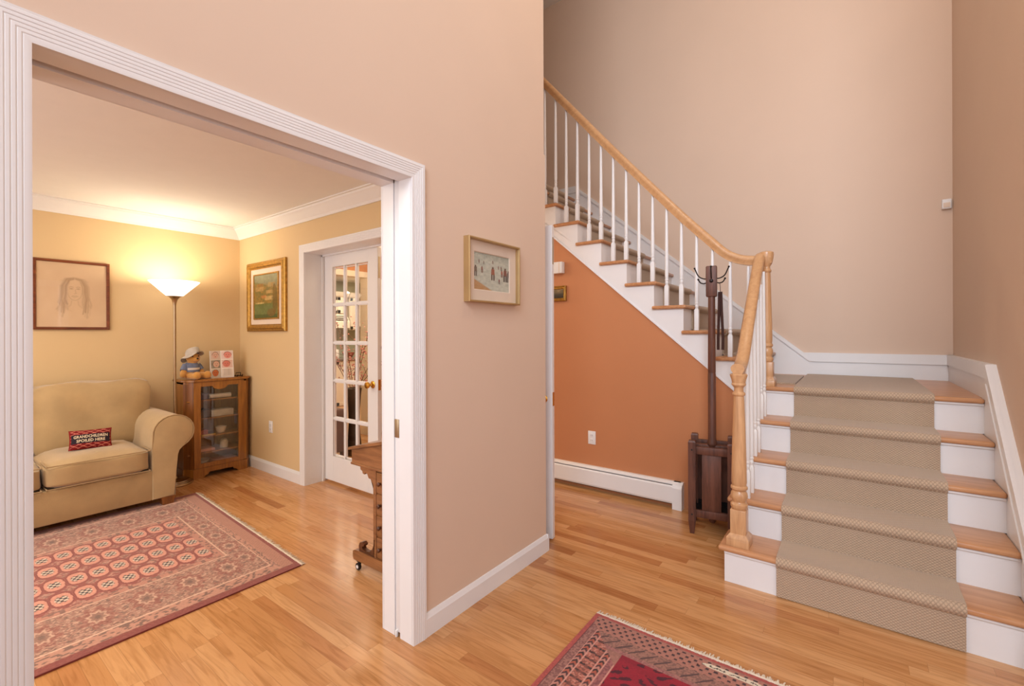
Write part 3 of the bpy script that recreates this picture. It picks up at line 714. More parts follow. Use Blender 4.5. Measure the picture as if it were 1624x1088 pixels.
# small framed picture
def noise2(a, b, cells, seed):
    r = np.random.default_rng(seed); g = r.random((cells[0] + 2, cells[1] + 2))
    x = a * cells[0]; y = b * cells[1]; i = np.clip(x.astype(int), 0, cells[0]); j = np.clip(y.astype(int), 0, cells[1])
    u = x - i; v = y - j; u = u * u * (3 - 2 * u); v = v * v * (3 - 2 * v)
    return (g[i, j] * (1 - u) + g[i + 1, j] * u) * (1 - v) + (g[i, j + 1] * (1 - u) + g[i + 1, j + 1] * u) * v
def fbm(a, b, c, seed): return (noise2(a, b, c, seed) + 0.5 * noise2(a, b, (c[0] * 2, c[1] * 2), seed + 1) + 0.25 * noise2(a, b, (c[0] * 4, c[1] * 4), seed + 2)) / 1.75
def mixc(c0, c1, t): t = np.clip(t, 0, 1)[..., None]; return c0 * (1 - t) + np.asarray(c1) * t
def const(a, c): return np.zeros(a.shape + (3,)) + lin(c)
M['paint'] = attr_mat('oil_paint', 0.5, 0.15, 300); M['print'] = attr_mat('paper_print', 0.8)
M['rugw'] = attr_mat('wool_pile', 0.95, 0.35, 500, sheen=0.2)
def frame_ring(bm, axis, pl, out, a0, a1, z0, z1, wd, prof):
    """prof: list (inset, depth)"""
    rows = []
    for d, t in prof:
        c = [(a0 + d, z0 + d), (a1 - d, z0 + d), (a1 - d, z1 - d), (a0 + d, z1 - d)]
        rows.append([bm.verts.new((pl + out * t, p[0], p[1]) if axis == 'x' else (p[0], pl + out * t, p[1])) for p in c])
    n = len(rows)
    for i in range(n):
        A, B = rows[i], rows[(i + 1) % n]
        for k in range(4): bm.faces.new((A[k], A[(k + 1) % 4], B[(k + 1) % 4], B[k]))
sp_ = thing('framed_picture', 'tiny gold framed dark landscape hanging on the terracotta wall', 'picture', (-2.24, YO, 1.74))
bm = bmn(); frame_ring(bm, 'y', YO, -1, -2.385, -2.098, 1.672, 1.812, 0.02, [(0, 0), (0, 0.022), (0.008, 0.026), (0.016, 0.018), (0.022, 0.02), (0.03, 0.01), (0.03, 0)])
obj('frame', bm, M['frame_gold'], sp_, smooth=20)
def f_small(a, b):
    c = const(a, (70, 60, 46)); n = fbm(a, b, (8, 5), 3)
    c = mixc(c, lin((150, 128, 92)), (b - 0.4) * 2 * n * 1.6); c = mixc(c, lin((36, 30, 22)), (0.35 - b) * 3 * (0.4 + n)); return c
painted('canvas', (-2.36, YO - 0.008, 1.697), (0.24, 0, 0), (0, 0, 0.09), 60, 30, f_small, M['paint'], sp_)
# motion sensor
ms = thing('motion_sensor', 'small white alarm sensor in the upper stairwell corner', 'sensor', (0.575, YB, 2.36))
bm = bmn(); box(bm, 0.562, 0.617, YB - 0.035, YB, 2.325, 2.4, 0.006, 3); obj('housing', bm, M['plastic'], ms)
bm = bmn(); box(bm, 0.570, 0.609, YB - 0.039, YB - 0.033, 2.335, 2.372, 0.003); obj('lens', bm, M['mat_board'], ms)

# beach picture on the foyer wall
bp_ = thing('framed_picture', 'pale gold framed beach scene hanging on the tan foyer wall', 'picture', (XA, 1.9, 1.7))
bm = bmn(); frame_ring(bm, 'x', XA, 1, 1.685, 2.118, 1.533, 1.862, 0.012, [(0, 0), (0, 0.036), (0.003, 0.039), (0.008, 0.039), (0.011, 0.030), (0.011, 0)])
obj('frame', bm, M['frame_pale'], bp_, smooth=20)
bm = bmn(); frame_ring(bm, 'x', XA, 1, 1.694, 2.109, 1.542, 1.853, 0.05, [(0, 0.012), (0.056, 0.012), (0.06, 0.009), (0.06, 0.004), (0, 0.004)])
obj('mat_board', bm, M['mat_board'], bp_, smooth=0)
def f_beach(a, b):
    n = fbm(a, b, (14, 22), 11); n2 = fbm(a, b, (40, 30), 12)
    c = mixc(const(a, (168, 172, 158)), lin((205, 206, 190)), n * 1.2)
    c = mixc(c, lin((112, 118, 108)), (b - 0.8) * 4 * n2)
    c = mixc(c, lin((196, 200, 188)), ((np.sin(b * 40 + n * 8) > 0.7) & (b < 0.75)).astype(float) * 0.5)
    d = (0.30 - 0.55 * a) - b
    c = mixc(c, lin((188, 140, 88)), np.clip(d * 30, 0, 1) * (0.7 + 0.3 * n2))
    def fig(x, y, h, body, leg):
        w_ = h * 0.16
        e = (np.abs(a - x) < w_ * (1 - 0.3 * np.clip((b - y) / h, 0, 1))) & (b > y + h * 0.42) & (b < y + h * 0.85)
        l = ((np.abs(a - x + w_ * 0.5) < w_ * 0.35) | (np.abs(a - x - w_ * 0.5) < w_ * 0.35)) & (b > y) & (b < y + h * 0.45)
        hd = ((a - x) ** 2 / 0.7 + (b - y - h * 0.93) ** 2) < (h * 0.085) ** 2
        return e, l, hd
    nonlocal_c = c
    for x, y, h, bc, lc in ((0.52, 0.30, 0.36, (150, 80, 56), (88, 70, 60)), (0.88, 0.30, 0.38, (128, 72, 60), (70, 62, 62)), (0.78, 0.42, 0.2, (160, 84, 66), (120, 70, 60)), (0.70, 0.22, 0.14, (120, 40, 44), (90, 50, 50)),
                            (0.05, 0.36, 0.28, (110, 92, 80), (90, 80, 76)), (0.22, 0.47, 0.17, (140, 84, 70), (110, 70, 60)), (0.68, 0.62, 0.1, (140, 90, 80), (110, 80, 70)), (0.52, 0.74, 0.1, (120, 96, 88), (110, 90, 80)),
                            (0.14, 0.7, 0.11, (130, 90, 80), (110, 90, 80)), (0.27, 0.69, 0.1, (110, 84, 74), (90, 80, 70)), (0.98, 0.3, 0.32, (100, 86, 84), (90, 80, 78)), (0.76, 0.6, 0.12, (120, 80, 70), (100, 80, 70))):
        e, l, hd = fig(x, y, h, bc, lc)
        c = mixc(c, lin(bc), e * 0.9); c = mixc(c, lin(lc), l * 0.9); c = mixc(c, lin((90, 54, 44)), hd * 0.9)
    return c
painted('beach_print', (XA + 0.007, 1.752, 1.60), (0, 0.30, 0), (0, 0, 0.195), 170, 120, f_beach, M['print'], bp_)
bm = bmn(); box(bm, XA + 0.026, XA + 0.028, 1.696, 2.107, 1.544, 1.851); obj('glazing', bm, M['glass'], bp_, smooth=0)

# ---- hall tree / umbrella stand
hs = thing('hall_tree', 'dark wooden coat and umbrella stand beside the lower newel post', 'coat stand', (-0.788, 3.40, 0), math.radians(11))
W2, D2 = 0.122, 0.125
for sx, sy in ((-1, -1), (1, -1), (1, 1), (-1, 1)):
    bm = bmn(); x, y = sx * W2, sy * D2; q = 0.024
    v = [[bm.verts.new((x + ax * r, y + ay * r, z)) for ax, ay in ((-1, -1), (1, -1), (1, 1), (-1, 1))] for r, z in ((0.013, 0), (q, 0.09), (q, 0.625), (q * 0.8, 0.636))]
    for A, B in zip(v, v[1:]):
        for k in range(4): bm.faces.new((A[k], A[(k + 1) % 4], B[(k + 1) % 4], B[k]))
    bm.faces.new(v[0][::-1]); bm.faces.new(v[-1])
    lg = obj('leg', bm, M['walnut'], hs, local=True, smooth=0)
    for zz in (0.575, 0.135):
        bm = bmn()
        m0 = Matrix.Translation((x, y - q - 0.0005, zz)) @ Matrix.Rotation(PI / 2, 4, 'X')
        bmesh.ops.create_cone(bm, cap_ends=True, segments=10, radius1=0.006, radius2=0.006, depth=0.004, matrix=m0)
        obj('peg', bm, M['slot'], lg, local=True, smooth=0)
for sy in (-1, 1):
    for z0, z1 in ((0.545, 0.595), (0.115, 0.165)):
        bm = bmn(); box(bm, -W2 + 0.02, W2 - 0.02, sy * D2 - 0.012, sy * D2 + 0.012, z0, z1, 0.002); obj('rail', bm, M['walnut'], hs, local=True)
    bm = bmn(); box(bm, -0.06, 0.06, sy * D2 - 0.006 - sy * 0.004, sy * D2 + 0.006 - sy * 0.004, 0.16, 0.55, 0.001); obj('slat', bm, M['walnut'], hs, local=True)
for sx in (-1, 1):
    for z0, z1 in ((0.545, 0.595), (0.115, 0.165)):
        bm = bmn(); box(bm, sx * W2 - 0.012, sx * W2 + 0.012, -D2 + 0.02, D2 - 0.02, z0, z1, 0.002); obj('rail', bm, M['walnut'], hs, local=True)
bm = bmn(); box(bm, -W2 + 0.022, W2 - 0.022, D2 - 0.012, D2 - 0.006, 0.16, 0.55); obj('back_panel', bm, M['walnut'], hs, local=True, smooth=0)
for sx in (-1, 1):
    bm = bmn(); box(bm, sx * W2 - 0.005, sx * W2 + 0.005, -0.055, 0.055, 0.16, 0.55, 0.001); obj('slat', bm, M['walnut'], hs, local=True)
bm = bmn(); box(bm, -W2 + 0.01, W2 - 0.01, -0.018, 0.018, 0.55, 0.59, 0.002); obj('cross_rail', bm, M['walnut'], hs, local=True)
bm = bmn(); box(bm, -W2 + 0.01, W2 - 0.01, -0.018, 0.018, 0.10, 0.13, 0.002); obj('cross_rail', bm, M['walnut'], hs, local=True)
bm = bmn(); lathe(bm, [(0.016, 0.045), (0.024, 0.06), (0.0255, 0.58), (0.03, 0.585), (0.032, 0.6), (0.028, 0.62), (0.026, 0.64), (0.026, 1.085), (0.0245, 1.09), (0.0245, 1.097), (0.0255, 1.102), (0.023, 1.64)], 0, 0, 20)
obj('post', bm, M['walnut'], hs, local=True)
bm = bmn(); box(bm, -0.036, 0.036, -0.03, 0.03, 1.625, 1.84, 0.008, 2); obj('head_block', bm, M['walnut'], hs, local=True)
def hook(pts, r0=0.0042):
    bm = bmn(); p = spline(pts, 6); tube(bm, p, r0, 8); ball(bm, p[-1], 0.007, 2); o = obj('hook', bm, M['iron'], hs, local=True); return o
for s in (-1, 1):
    hook([(s * 0.03, -0.004, 1.752), (s * 0.055, -0.004, 1.755), (s * 0.085, -0.004, 1.775), (s * 0.11, -0.004, 1.83)])
    hook([(s * 0.03, -0.004, 1.725), (s * 0.05, -0.004, 1.72), (s * 0.072, -0.004, 1.727), (s * 0.086, -0.004, 1.75)])
hook([(0, -0.026, 1.755), (0, -0.05, 1.757), (0, -0.085, 1.785), (0, -0.10, 1.825)])
bm = bmn(); lathe(bm, [(0.013, 0), (0.013, 0.003), (0.009, 0.008), (0.002, 0.010)], 0, 0, 14); bmesh.ops.rotate(bm, verts=bm.verts[:], cent=(0, 0, 0), matrix=Matrix.Rotation(PI / 2, 3, 'X')); bmesh.ops.translate(bm, verts=bm.verts[:], vec=(0, -0.03, 1.735))
obj('hook_plate', bm, M['iron'], hs, local=True)
bm = bmn(); box(bm, -W2 + 0.012, W2 - 0.012, -D2 + 0.012, D2 - 0.012, 0.128, 0.132); 
for s in (-1, 1): box(bm, -W2 + 0.012, W2 - 0.012, s * (D2 - 0.013) - 0.001, s * (D2 - 0.013) + 0.001, 0.13, 0.16)
for s in (-1, 1): box(bm, s * (W2 - 0.013) - 0.001, s * (W2 - 0.013) + 0.001, -D2 + 0.012, D2 - 0.012, 0.13, 0.16)
dt = obj('drip_tray', bm, M['iron'], hs, local=True, smooth=0); dt['label'] = 'metal drip tray'
# leather strap hanging on the lower right hook
cr, sr = math.cos(math.radians(11)), math.sin(math.radians(11))
def hl(x, y, z): return (-0.788 + x * cr - y * sr, 3.40 + x * sr + y * cr, z)
st_ = thing('leash', 'dark brown leather dog leash looped over the lower right hook of the stand', 'leash', hl(0.058, -0.004, 1.6))
bm = bmn(); tube(bm, spline([hl(0.052, -0.006, 1.722), hl(0.055, -0.012, 1.70), hl(0.056, -0.008, 1.655)], 6), 0.0022, 6); tube(bm, [hl(0.045, -0.008, 1.652), hl(0.068, -0.008, 1.652)], 0.003, 6)
obj('loop_cord', bm, M['leather'], st_)
for (xa, xb) in ((0.050, 0.042), (0.060, 0.072)):
    bm = bmn(); sweep(bm, [hl(xa, -0.008, 1.658), hl((xa * 2 + xb) / 3, -0.01, 1.52), hl(xb, -0.008, 1.34), hl(xb * 0.98, -0.006, 1.255)], [(-0.009, -0.0025), (0.009, -0.0025), (0.009, 0.0025), (-0.009, 0.0025)], Vector((0.2, 1, 0)))
    obj('strap', bm, M['leather'], st_)

# ================================================================== RUGS
def hashn(i, j, s):
    v = np.sin(i * 127.1 + j * 311.7 + s * 74.7) * 43758.5453
    return v - np.floor(v)
RED, SAL, CRM, DRK, BRN = lin((150, 86, 76)), lin((204, 158, 138)), lin((222, 184, 160)), lin((90, 76, 72)), lin((152, 116, 102))
LX0, LX1, LYE, LYS = -4.55, -2.62, 1.42, -1.6     # living rug extents (near-end y), runs out of view toward -y
def f_rug(a, b):
    x = LX0 + a * (LX1 - LX0); y = LYS + b * (LYE - LYS)
    dx = np.minimum(x - LX0, LX1 - x); dy = LYE - y
    r = np.minimum(dx, np.interp(dy, [0, 0.022, 0.085, 0.12, 0.235, 0.285, 9], [0, 0.06, 0.061, 0.15, 0.478, 0.54, 9.2]))
    plain = (dy > 0.022) & (dy < 0.085) & (dx > 0.06)
    wx, wy = x + 0.004 * np.sin(y * 190), y + 0.004 * np.sin(x * 170); n = hashn(np.floor(wx / 0.0065), np.floor(wy / 0.010), 1); n2 = hashn(np.floor((wx + wy) / 0.014), np.floor((wx - wy) / 0.014), 2)
    fine = hashn(np.floor(x / 0.005), np.floor(y / 0.005), 5)
    c = mixc(const(x, (186, 142, 124)), BRN, n2 * 0.9)                         # main border ground
    c = mixc(c, DRK, (n > 0.84) * 0.6); c = mixc(c, CRM, (n < 0.16) * 0.6); c = mixc(c, RED, ((n > 0.45) & (n < 0.6)) * 0.55)
    # border medallions
    near_end = (np.interp(dy, [0, 0.022, 0.085, 0.12, 0.235, 0.285, 9], [0, 0.06, 0.061, 0.15, 0.478, 0.54, 9.2]) < dx)
    mx_ = np.where(near_end, (x - LX0), (LYE - y)); my_ = np.where(near_end, (dy - 0.178) * 2.0, dx - 0.315)
    per = np.where(near_end, 0.24, 0.19); u = (mx_ / per - np.floor(mx_ / per) - 0.5) * per
    u = np.where(near_end, u, u * 1.4)
    rr = np.sqrt(u ** 2 + (my_ * 0.8) ** 2) * (1 + 0.16 * np.cos(8 * np.arctan2(my_ * 0.8, u)))
    med = (r > 0.15) & (r < 0.478)
    c = mixc(c, RED, (med & (rr < 0.088) & (rr > 0.05)) * 0.55 * (0.4 + n)); c = mixc(c, CRM, (med & (rr < 0.05) & (rr > 0.034)) * 0.6); c = mixc(c, BRN, (med & (rr < 0.036)) * 0.8); c = mixc(c, DRK, (med & (rr < 0.016)) * 0.5)
    # outer guard stripe with dashes
    g = (r > 0.06) & (r <= 0.142)
    gc = mixc(const(x, (196, 146, 126)), DRK, ((hashn(np.floor(np.where(near_end, wx, wy) / 0.014), np.floor(r / 0.012), 9) > 0.68)) * 0.7)
    c = np.where(g[..., None], gc, c)
    g = (r > 0.488) & (r <= 0.53)
    gc = mixc(const(x, (190, 136, 118)), DRK, ((hashn(np.floor(np.where(near_end, x, y) / 0.02), np.floor(r / 0.014), 4) > 0.66)) * 0.6)
    c = np.where(g[..., None], gc, c)
    for r0 in (0.146, 0.482): c = np.where((np.abs(r - r0) < 0.0055)[..., None], CRM, c)
    # field of guls
    fld = r > 0.535
    gi = (-3.274 - x) / 0.217; gj = (1.113 - y) / 0.0895
    ui = (gi - np.round(gi)) * 0.217; vj = (gj - np.round(gj)) * 0.0895
    ok = (np.round(gi) >= 0) & (np.round(gi) <= 3) & (np.round(gj) >= 0)
    s = (np.abs(ui / 0.078) ** 2.8 + np.abs(vj / 0.0385) ** 2.8)
    fc = mixc(const(x, (152, 80, 74)), BRN, n2 * 0.3)
    hi = gi - 0.5; hu = (hi - np.round(hi)) * 0.217; hj = gj - 0.5; hv = (hj - np.round(hj)) * 0.0895
    star = (np.abs(hu) / 0.04 + np.abs(hv) / 0.034) < 1
    fc = mixc(fc, SAL, (star & (n > 0.35)) * 0.75); fc = mixc(fc, DRK, (star & (n > 0.8)) * 0.6)
    sc_ = const(x, (214, 152, 132))
    inn = (np.abs(ui / 0.044) ** 2 + np.abs(vj / 0.026) ** 2) < 1
    chk = (np.floor(ui / 0.02 + 0.5) + np.floor(vj / 0.0125 + 0.5)) % 2
    sc_ = np.where((inn & (chk > 0.5))[..., None], lin((70, 62, 64)), sc_)
    sc_ = np.where((inn & (chk < 0.5) & (np.abs(ui) < 0.03))[..., None], lin((216, 196, 178)), sc_)
    fc = np.where((ok & (s < 1))[..., None], sc_, fc); fc = np.where((ok & (s >= 1) & (s < 1.32))[..., None], lin((132, 62, 58)), fc)
    c = np.where(fld[..., None], fc, c)
    pc = mixc(const(x, (188, 136, 116)), BRN, ((np.floor(x / 0.012) + np.floor(y / 0.012)) % 2) * 0.4)
    c = np.where(plain[..., None], pc, c)
    ed = (r <= 0.06) & ~plain; ed = (dx < 0.055) | (dy < 0.02)
    c = np.where(ed[..., None], mixc(const(x, (138, 68, 64)), RED, n), c)
    return c * (0.86 + 0.2 * fine)[..., None]
def rug(name, label, x0, x1, ys, ye, nu, nv, fn, shear=0.0, fr=0.03, fseed=1):
    t = thing(name, label, 'rug', ((x0 + x1) / 2, (ys + ye) / 2, 0))
    o = painted('pile', (x0, ys, 0.008), (x1 - x0, 0, 0), (0, ye - ys, 0), nu, nv, fn, M['rugw'], t)
    me = o.data; co = np.empty(len(me.vertices) * 3, np.float32); me.vertices.foreach_get('co', co); co = co.reshape(-1, 3)
    off = np.array(wloc(t)); X = co[:, 0] + off[0]
    k = np.clip((co[:, 1] + off[1] - ys) / (ye - ys), 0, 1) ** 3
    co[:, 1] += k * shear * (x1 - X)
    co[:, 2] += 0.0012 * np.sin(X * 5 + 1) * np.sin((co[:, 1] + off[1]) * 4)
    me.vertices.foreach_set('co', co.ravel()); me.update()
    bm = bmn()   # backing gives the rug its thickness
    y_ = lambda x: ye + shear * (x1 - x)
    v0 = [bm.verts.new(p) for p in ((x0, ys, 0.001), (x1, ys, 0.001), (x1, y_(x1), 0.001), (x0, y_(x0), 0.001))]
    v1 = [bm.verts.new((p.co.x, p.co.y, 0.0068)) for p in v0]
    bm.faces.new(v0); bm.faces.new(v1[::-1])
    for k in range(4): bm.faces.new((v0[k], v0[(k + 1) % 4], v1[(k + 1) % 4], v1[k]))
    obj('backing', bm, M['frame_brown'] if False else mat('rug_backing', (132, 62, 60), 0.95), t, smooth=0)
    r = random.Random(fseed)
    bm = bmn(); x = x0
    while x < x1 - 0.004:
        w_ = 0.0035 + r.random() * 0.004; L_ = fr * (0.55 + 0.6 * r.random()); dx = (r.random() - 0.5) * 0.012; z = 0.003 + r.random() * 0.004
        yb = y_(x)
        a = bm.verts.new((x, yb - 0.004, z + 0.003)); b_ = bm.verts.new((x + w_, yb - 0.004, z + 0.003))
        c = bm.verts.new((x + w_ + dx * 0.5, yb + L_ * 0.6, z)); d = bm.verts.new((x + dx * 0.5, yb + L_ * 0.6, z))
        e = bm.verts.new((x + w_ * 0.8 + dx, yb + L_, 0.0015)); f = bm.verts.new((x + dx, yb + L_, 0.0015))
        bm.faces.new((a, b_, c, d)); bm.faces.new((d, c, e, f)); x += w_ * 0.8
    box(bm, x0, x1, 0, 0.009, 0.0015, 0.0095)
    bm.verts.ensure_lookup_table()
    for v in bm.verts[-8:]: v.co.y += y_(v.co.x) - 0.001
    o = obj('fringe', bm, M['fringe'], t, smooth=0); o['label'] = 'cream cotton fringe'
    return t
rug('area_rug', 'faded red oriental rug with rows of pale medallions in front of the sofa', LX0, LX1, LYS, LYE, 480, 760, f_rug, 0.055, 0.034, 3)
FX0, FX1, FYE, FYS = -1.002, 0.26, 2.03, 0.15
def f_frug(a, b):
    x = FX0 + a * (FX1 - FX0); y = FYS + b * (FYE - FYS)
    dx = np.minimum(x - FX0, FX1 - x); dy = FYE - y
    n = hashn(np.floor(x / 0.006), np.floor(y / 0.006), 1); n2 = hashn(np.floor(x / 0.012), np.floor(y / 0.012), 2); fine = hashn(np.floor(x / 0.0045), np.floor(y / 0.0045), 5)
    P, RS_, DK = lin((176, 122, 106)), lin((184, 84, 74)), lin((58, 42, 42))
    c = mixc(const(x, (170, 118, 104)), lin((130, 92, 84)), n2 * 0.6)
    def band(d, lo, hi): return (d > lo) & (d <= hi)
    along = np.where(dx < dy - 0.02, y, x)
    side = dx < (dy - 0.11) * 0.9 + 0.06
    # side border
    s = c.copy()
    g = band(dx, 0.022, 0.058); s = np.where(g[..., None], mixc(const(x, (160, 112, 102)), lin((122, 78, 74)), (hashn(np.floor(y / 0.006), np.floor(dx / 0.006), 3) > 0.5) * 0.8), s)
    def chev(d, lo, hi, s_):
        m_ = band(d, lo, hi); cc = np.floor((y + np.abs(d - (lo + hi) / 2) * 1.2) / 0.014) % 4
        col = np.where((cc == 0)[..., None], DK, np.where((cc == 1)[..., None], lin((190, 130, 116)), np.where((cc == 2)[..., None], lin((80, 52, 54)), lin((176, 92, 72)))))
        return np.where(m_[..., None], col, s_)
    s = chev(dx, 0.062, 0.088, s)
    m_ = band(dx, 0.092, 0.152); ph = y / 0.042 + (dx - 0.12) * 3; fr_ = ph - np.floor(ph)
    tri = np.abs(fr_ - 0.5) * 2; lat = np.abs((dx - 0.122) / 0.03)
    col = mixc(const(x, (176, 104, 88)), DK, ((tri > 0.72) * (0.5 + 0.5 * lat)) + ((n > 0.72) * 0.5)); col = mixc(col, lin((206, 150, 134)), ((n < 0.2) & (tri < 0.6)) * 0.6)
    s = np.where(m_[..., None], col, s); s = chev(dx, 0.156, 0.180, s)
    g = band(dx, 0.184, 0.212); s = np.where(g[..., None], mixc(const(x, (160, 100, 98)), lin((118, 70, 72)), (hashn(np.floor(y / 0.007), np.floor(dx / 0.007), 6) > 0.5) * 0.7), s)
    for d0 in (0.021, 0.06, 0.09, 0.154, 0.182, 0.214): s = np.where((np.abs(dx - d0) < 0.0022)[..., None], lin((92, 50, 54)) if d0 in (0.021,) else lin((204, 148, 134)), s)
    # end border: lattice of dots, then an angular vine
    e = c.copy()
    du = (x + dy * 0.9) / 0.030; dv = dy / 0.021; off = (np.floor(dv) % 2) * 0.5
    fu = (x / 0.034 + off) - np.floor(x / 0.034 + off) - 0.5; fv = dv - np.floor(dv) - 0.5
    dot = (np.abs(fu) * 0.034 < 0.0065) & (np.abs(fv) * 0.021 < 0.0055)
    lat_ = np.minimum(np.abs(((x + dy * 0.85) / 0.034) % 1 - 0.5), np.abs(((x - dy * 0.85) / 0.034) % 1 - 0.5)) < 0.06
    z1 = band(dy, 0.024, 0.115)
    e = np.where(z1[..., None], mixc(const(x, (168, 116, 102)), lin((196, 128, 106)), lat_ * 0.5), e); e = np.where((z1 & dot)[..., None], lin((66, 44, 48)), e)
    z2 = band(dy, 0.115, 0.185); vv = (x / 0.11) % 1; vine = np.abs((dy - 0.15) - 0.028 * np.sign(0.5 - vv) * (np.abs(vv - 0.5) * 4 - 1)) < 0.006
    e = np.where(z2[..., None], mixc(const(x, (160, 114, 100)), lin((108, 78, 72)), (n > 0.55) * 0.6), e); e = np.where((z2 & vine)[..., None], lin((92, 66, 64)), e)
    g = band(dy, 0.185, 0.204); e = np.where(g[..., None], mixc(const(x, (172, 118, 110)), lin((140, 88, 86)), n), e)
    c = np.where(side[..., None], s, e)
    fld = (dx > 0.216) & (dy > 0.204)
    fc = mixc(const(x, (160, 26, 46)), lin((128, 16, 38)), fbm(a, b, (14, 60), 8))
    fig = (np.sin(x * 62 + np.sin(y * 50) * 1.6) * np.sin(y * 88 + np.cos(x * 40) * 1.3) > 0.48) & (n2 > 0.15)
    fc = mixc(fc, lin((56, 18, 34)), fig * 0.85)
    c = np.where(fld[..., None], fc, c)
    ed = (dx < 0.019) | (dy < 0.016); c = np.where(ed[..., None], mixc(const(x, (182, 86, 78)), lin((160, 74, 70)), n), c)
    # woven cream cartouche with dark script
    cx, cy = -0.385, FYE - 0.05; qx = x - cx; qy = y - cy
    car = (np.abs(qx) < 0.115) & (np.abs(qy) < 0.0125 * (1 - np.clip((np.abs(qx) - 0.09) / 0.03, 0, 1)))
    c = np.where(car[..., None], lin((222, 208, 186)), c)
    scr = np.abs(qy - 0.004 * np.sin(qx * 150) * np.cos(qx * 47)) < 0.0024
    scr |= (np.abs(np.sin(qx * 120 + 0.6)) < 0.16) & (qy > -0.006) & (qy < 0.009); scr &= (np.abs(qx) < 0.09) & (np.sin(qx * 83) > -0.75)
    c = np.where((car & scr)[..., None], lin((52, 40, 38)), c)
    return c * (0.86 + 0.2 * fine)[..., None]
rug('area_rug', 'deep red oriental rug with cream fringe in the foreground before the stairs', FX0, FX1, FYS, FYE, 400, 600, f_frug, 0.0, 0.036, 5)

# ================================================================== LIVING ROOM
# ---- sofa
XS0, XS1 = -5.26, -4.42            # back and front
sf = thing('sofa', 'beige upholstered sofa with rolled arms under the pencil portrait', 'sofa', (-4.8, 0.3, 0))
YA0, YA1 = -0.885, 1.345           # body outer faces
ZR = 0.0085                        # rug surface under the front feet
bm = bmn(); box(bm, XS0 + 0.02, XS1 - 0.01, YA0 + 0.15, YA1 - 0.15, 0.065, 0.30, 0.012); obj('seat_base', bm, M['sofa'], sf)
def arm(s, yi, yo):
    # outline in (y, z): inner face yi, outer face yo, rolled top bulging outward
    bm = bmn(); d = 1 if yo > yi else -1
    cy, cz, r = yo - d * 0.01, 0.585, 0.128
    pts = [(yi, 0.068), (yi, 0.47)]
    for k in range(15):
        a = math.radians(172 - k * (172 + 62) / 14)
        pts.append((cy + d * (r + 0.012) * math.cos(a), cz + r * math.sin(a) * 1.06))
    pts += [(yo + d * 0.012, 0.44), (yo, 0.40), (yo, 0.068)]
    fs = prism(bm, pts, 'x', XS0 + 0.06, XS1)
    # soften the front edge and pull the front panel to a slight dome
    es = [e for e in bm.edges if all(abs(v.co.x - XS1) < 1e-6 for v in e.verts)]
    bmesh.ops.bevel(bm, geom=es, offset=0.014, segments=3, affect='EDGES', profile=0.5)
    o = obj('arm', bm, M['sofa'], sf, smooth=60)
    bm = bmn(); pp = [(XS1 - 0.004, p[0], p[1]) for p in pts]
    tube(bm, [Vector(p) for p in pp[1:-1]], 0.0045, 6, Vector((1, 0.01, 0.01))); obj('piping', bm, M['piping'], o)
arm(1, 1.19, YA1); arm(-1, -0.73, YA0)
bm = bmn(); box(bm, XS0, XS0 + 0.2, YA0 + 0.06, YA1 - 0.06, 0.065, 0.80, 0.05, 4); obj('back_frame', bm, M['sofa'], sf)
def cushion(bm, x0, x1, y0, y1, z0, z1, bulge, axis, bev=0.04, lean=0.0):
    nb = bmn(); box(nb, x0, x1, y0, y1, z0, z1)
    bmesh.ops.subdivide_edges(nb, edges=nb.edges[:], cuts=9, use_grid_fill=True)
    c = Vector(((x0 + x1) / 2, (y0 + y1) / 2, (z0 + z1) / 2)); h = Vector(((x1 - x0) / 2, (y1 - y0) / 2, (z1 - z0) / 2))
    for v in nb.verts:
        q = Vector(((v.co.x - c.x) / h.x, (v.co.y - c.y) / h.y, (v.co.z - c.z) / h.z))
        e = [max(0, 1 - abs(t) ** 4) for t in q]
        # rounded box: pull corners in
        for i in range(3):
            j, k = (i + 1) % 3, (i + 2) % 3
            over = max(abs(q[j]), abs(q[k]))
            v.co[i] -= math.copysign(bev * (abs(q[i]) ** 6) * ((abs(q[j]) ** 8 + abs(q[k]) ** 8) * 0.5), q[i])
        if axis == 'x': v.co.x += math.copysign(bulge * (abs(q.x)) * e[1] * e[2], q.x)
        else: v.co.z += math.copysign(bulge * (abs(q.z)) * e[0] * e[1], q.z)
        if lean: v.co.x -= lean * (v.co.z - z0)
        v.co += Vector((math.sin(v.co.y * 21 + v.co.z * 13), math.sin(v.co.z * 17 + v.co.x * 9), math.sin(v.co.y * 16 + v.co.x * 11) * (1.0 if q.z > 0 else 0))) * (0.009 if axis == 'x' else 0.004)
    return nb
ys = [1.183, 0.585, -0.013, -0.725]
ys = [1.186, 0.586, -0.072, -0.728]
for y1, y0 in zip(ys, ys[1:]):
    bm = cushion(None, XS0 + 0.2, XS1 + 0.012, y0 + 0.004, y1 - 0.004, 0.302, 0.475, 0.03, 'z', 0.03); o = obj('seat_cushion', bm, M['sofa'], sf, smooth=80)
    bm = bmn(); zz = 0.452
    for zq in (0.469, 0.312):
        tube(bm, spline([(XS1 - 0.2, y1 - 0.012, zq), (XS1 - 0.01, y1 - 0.014, zq), (XS1 + 0.010, y1 - 0.04, zq - 0.002), (XS1 + 0.014, (y0 + y1) / 2, zq), (XS1 + 0.010, y0 + 0.04, zq - 0.002), (XS1 - 0.01, y0 + 0.014, zq), (XS1 - 0.2, y0 + 0.012, zq)], 5), 0.004, 6)
    obj('piping', bm, M['piping'], o)
yb_ = [1.335, 0.588, -0.13, -0.86]
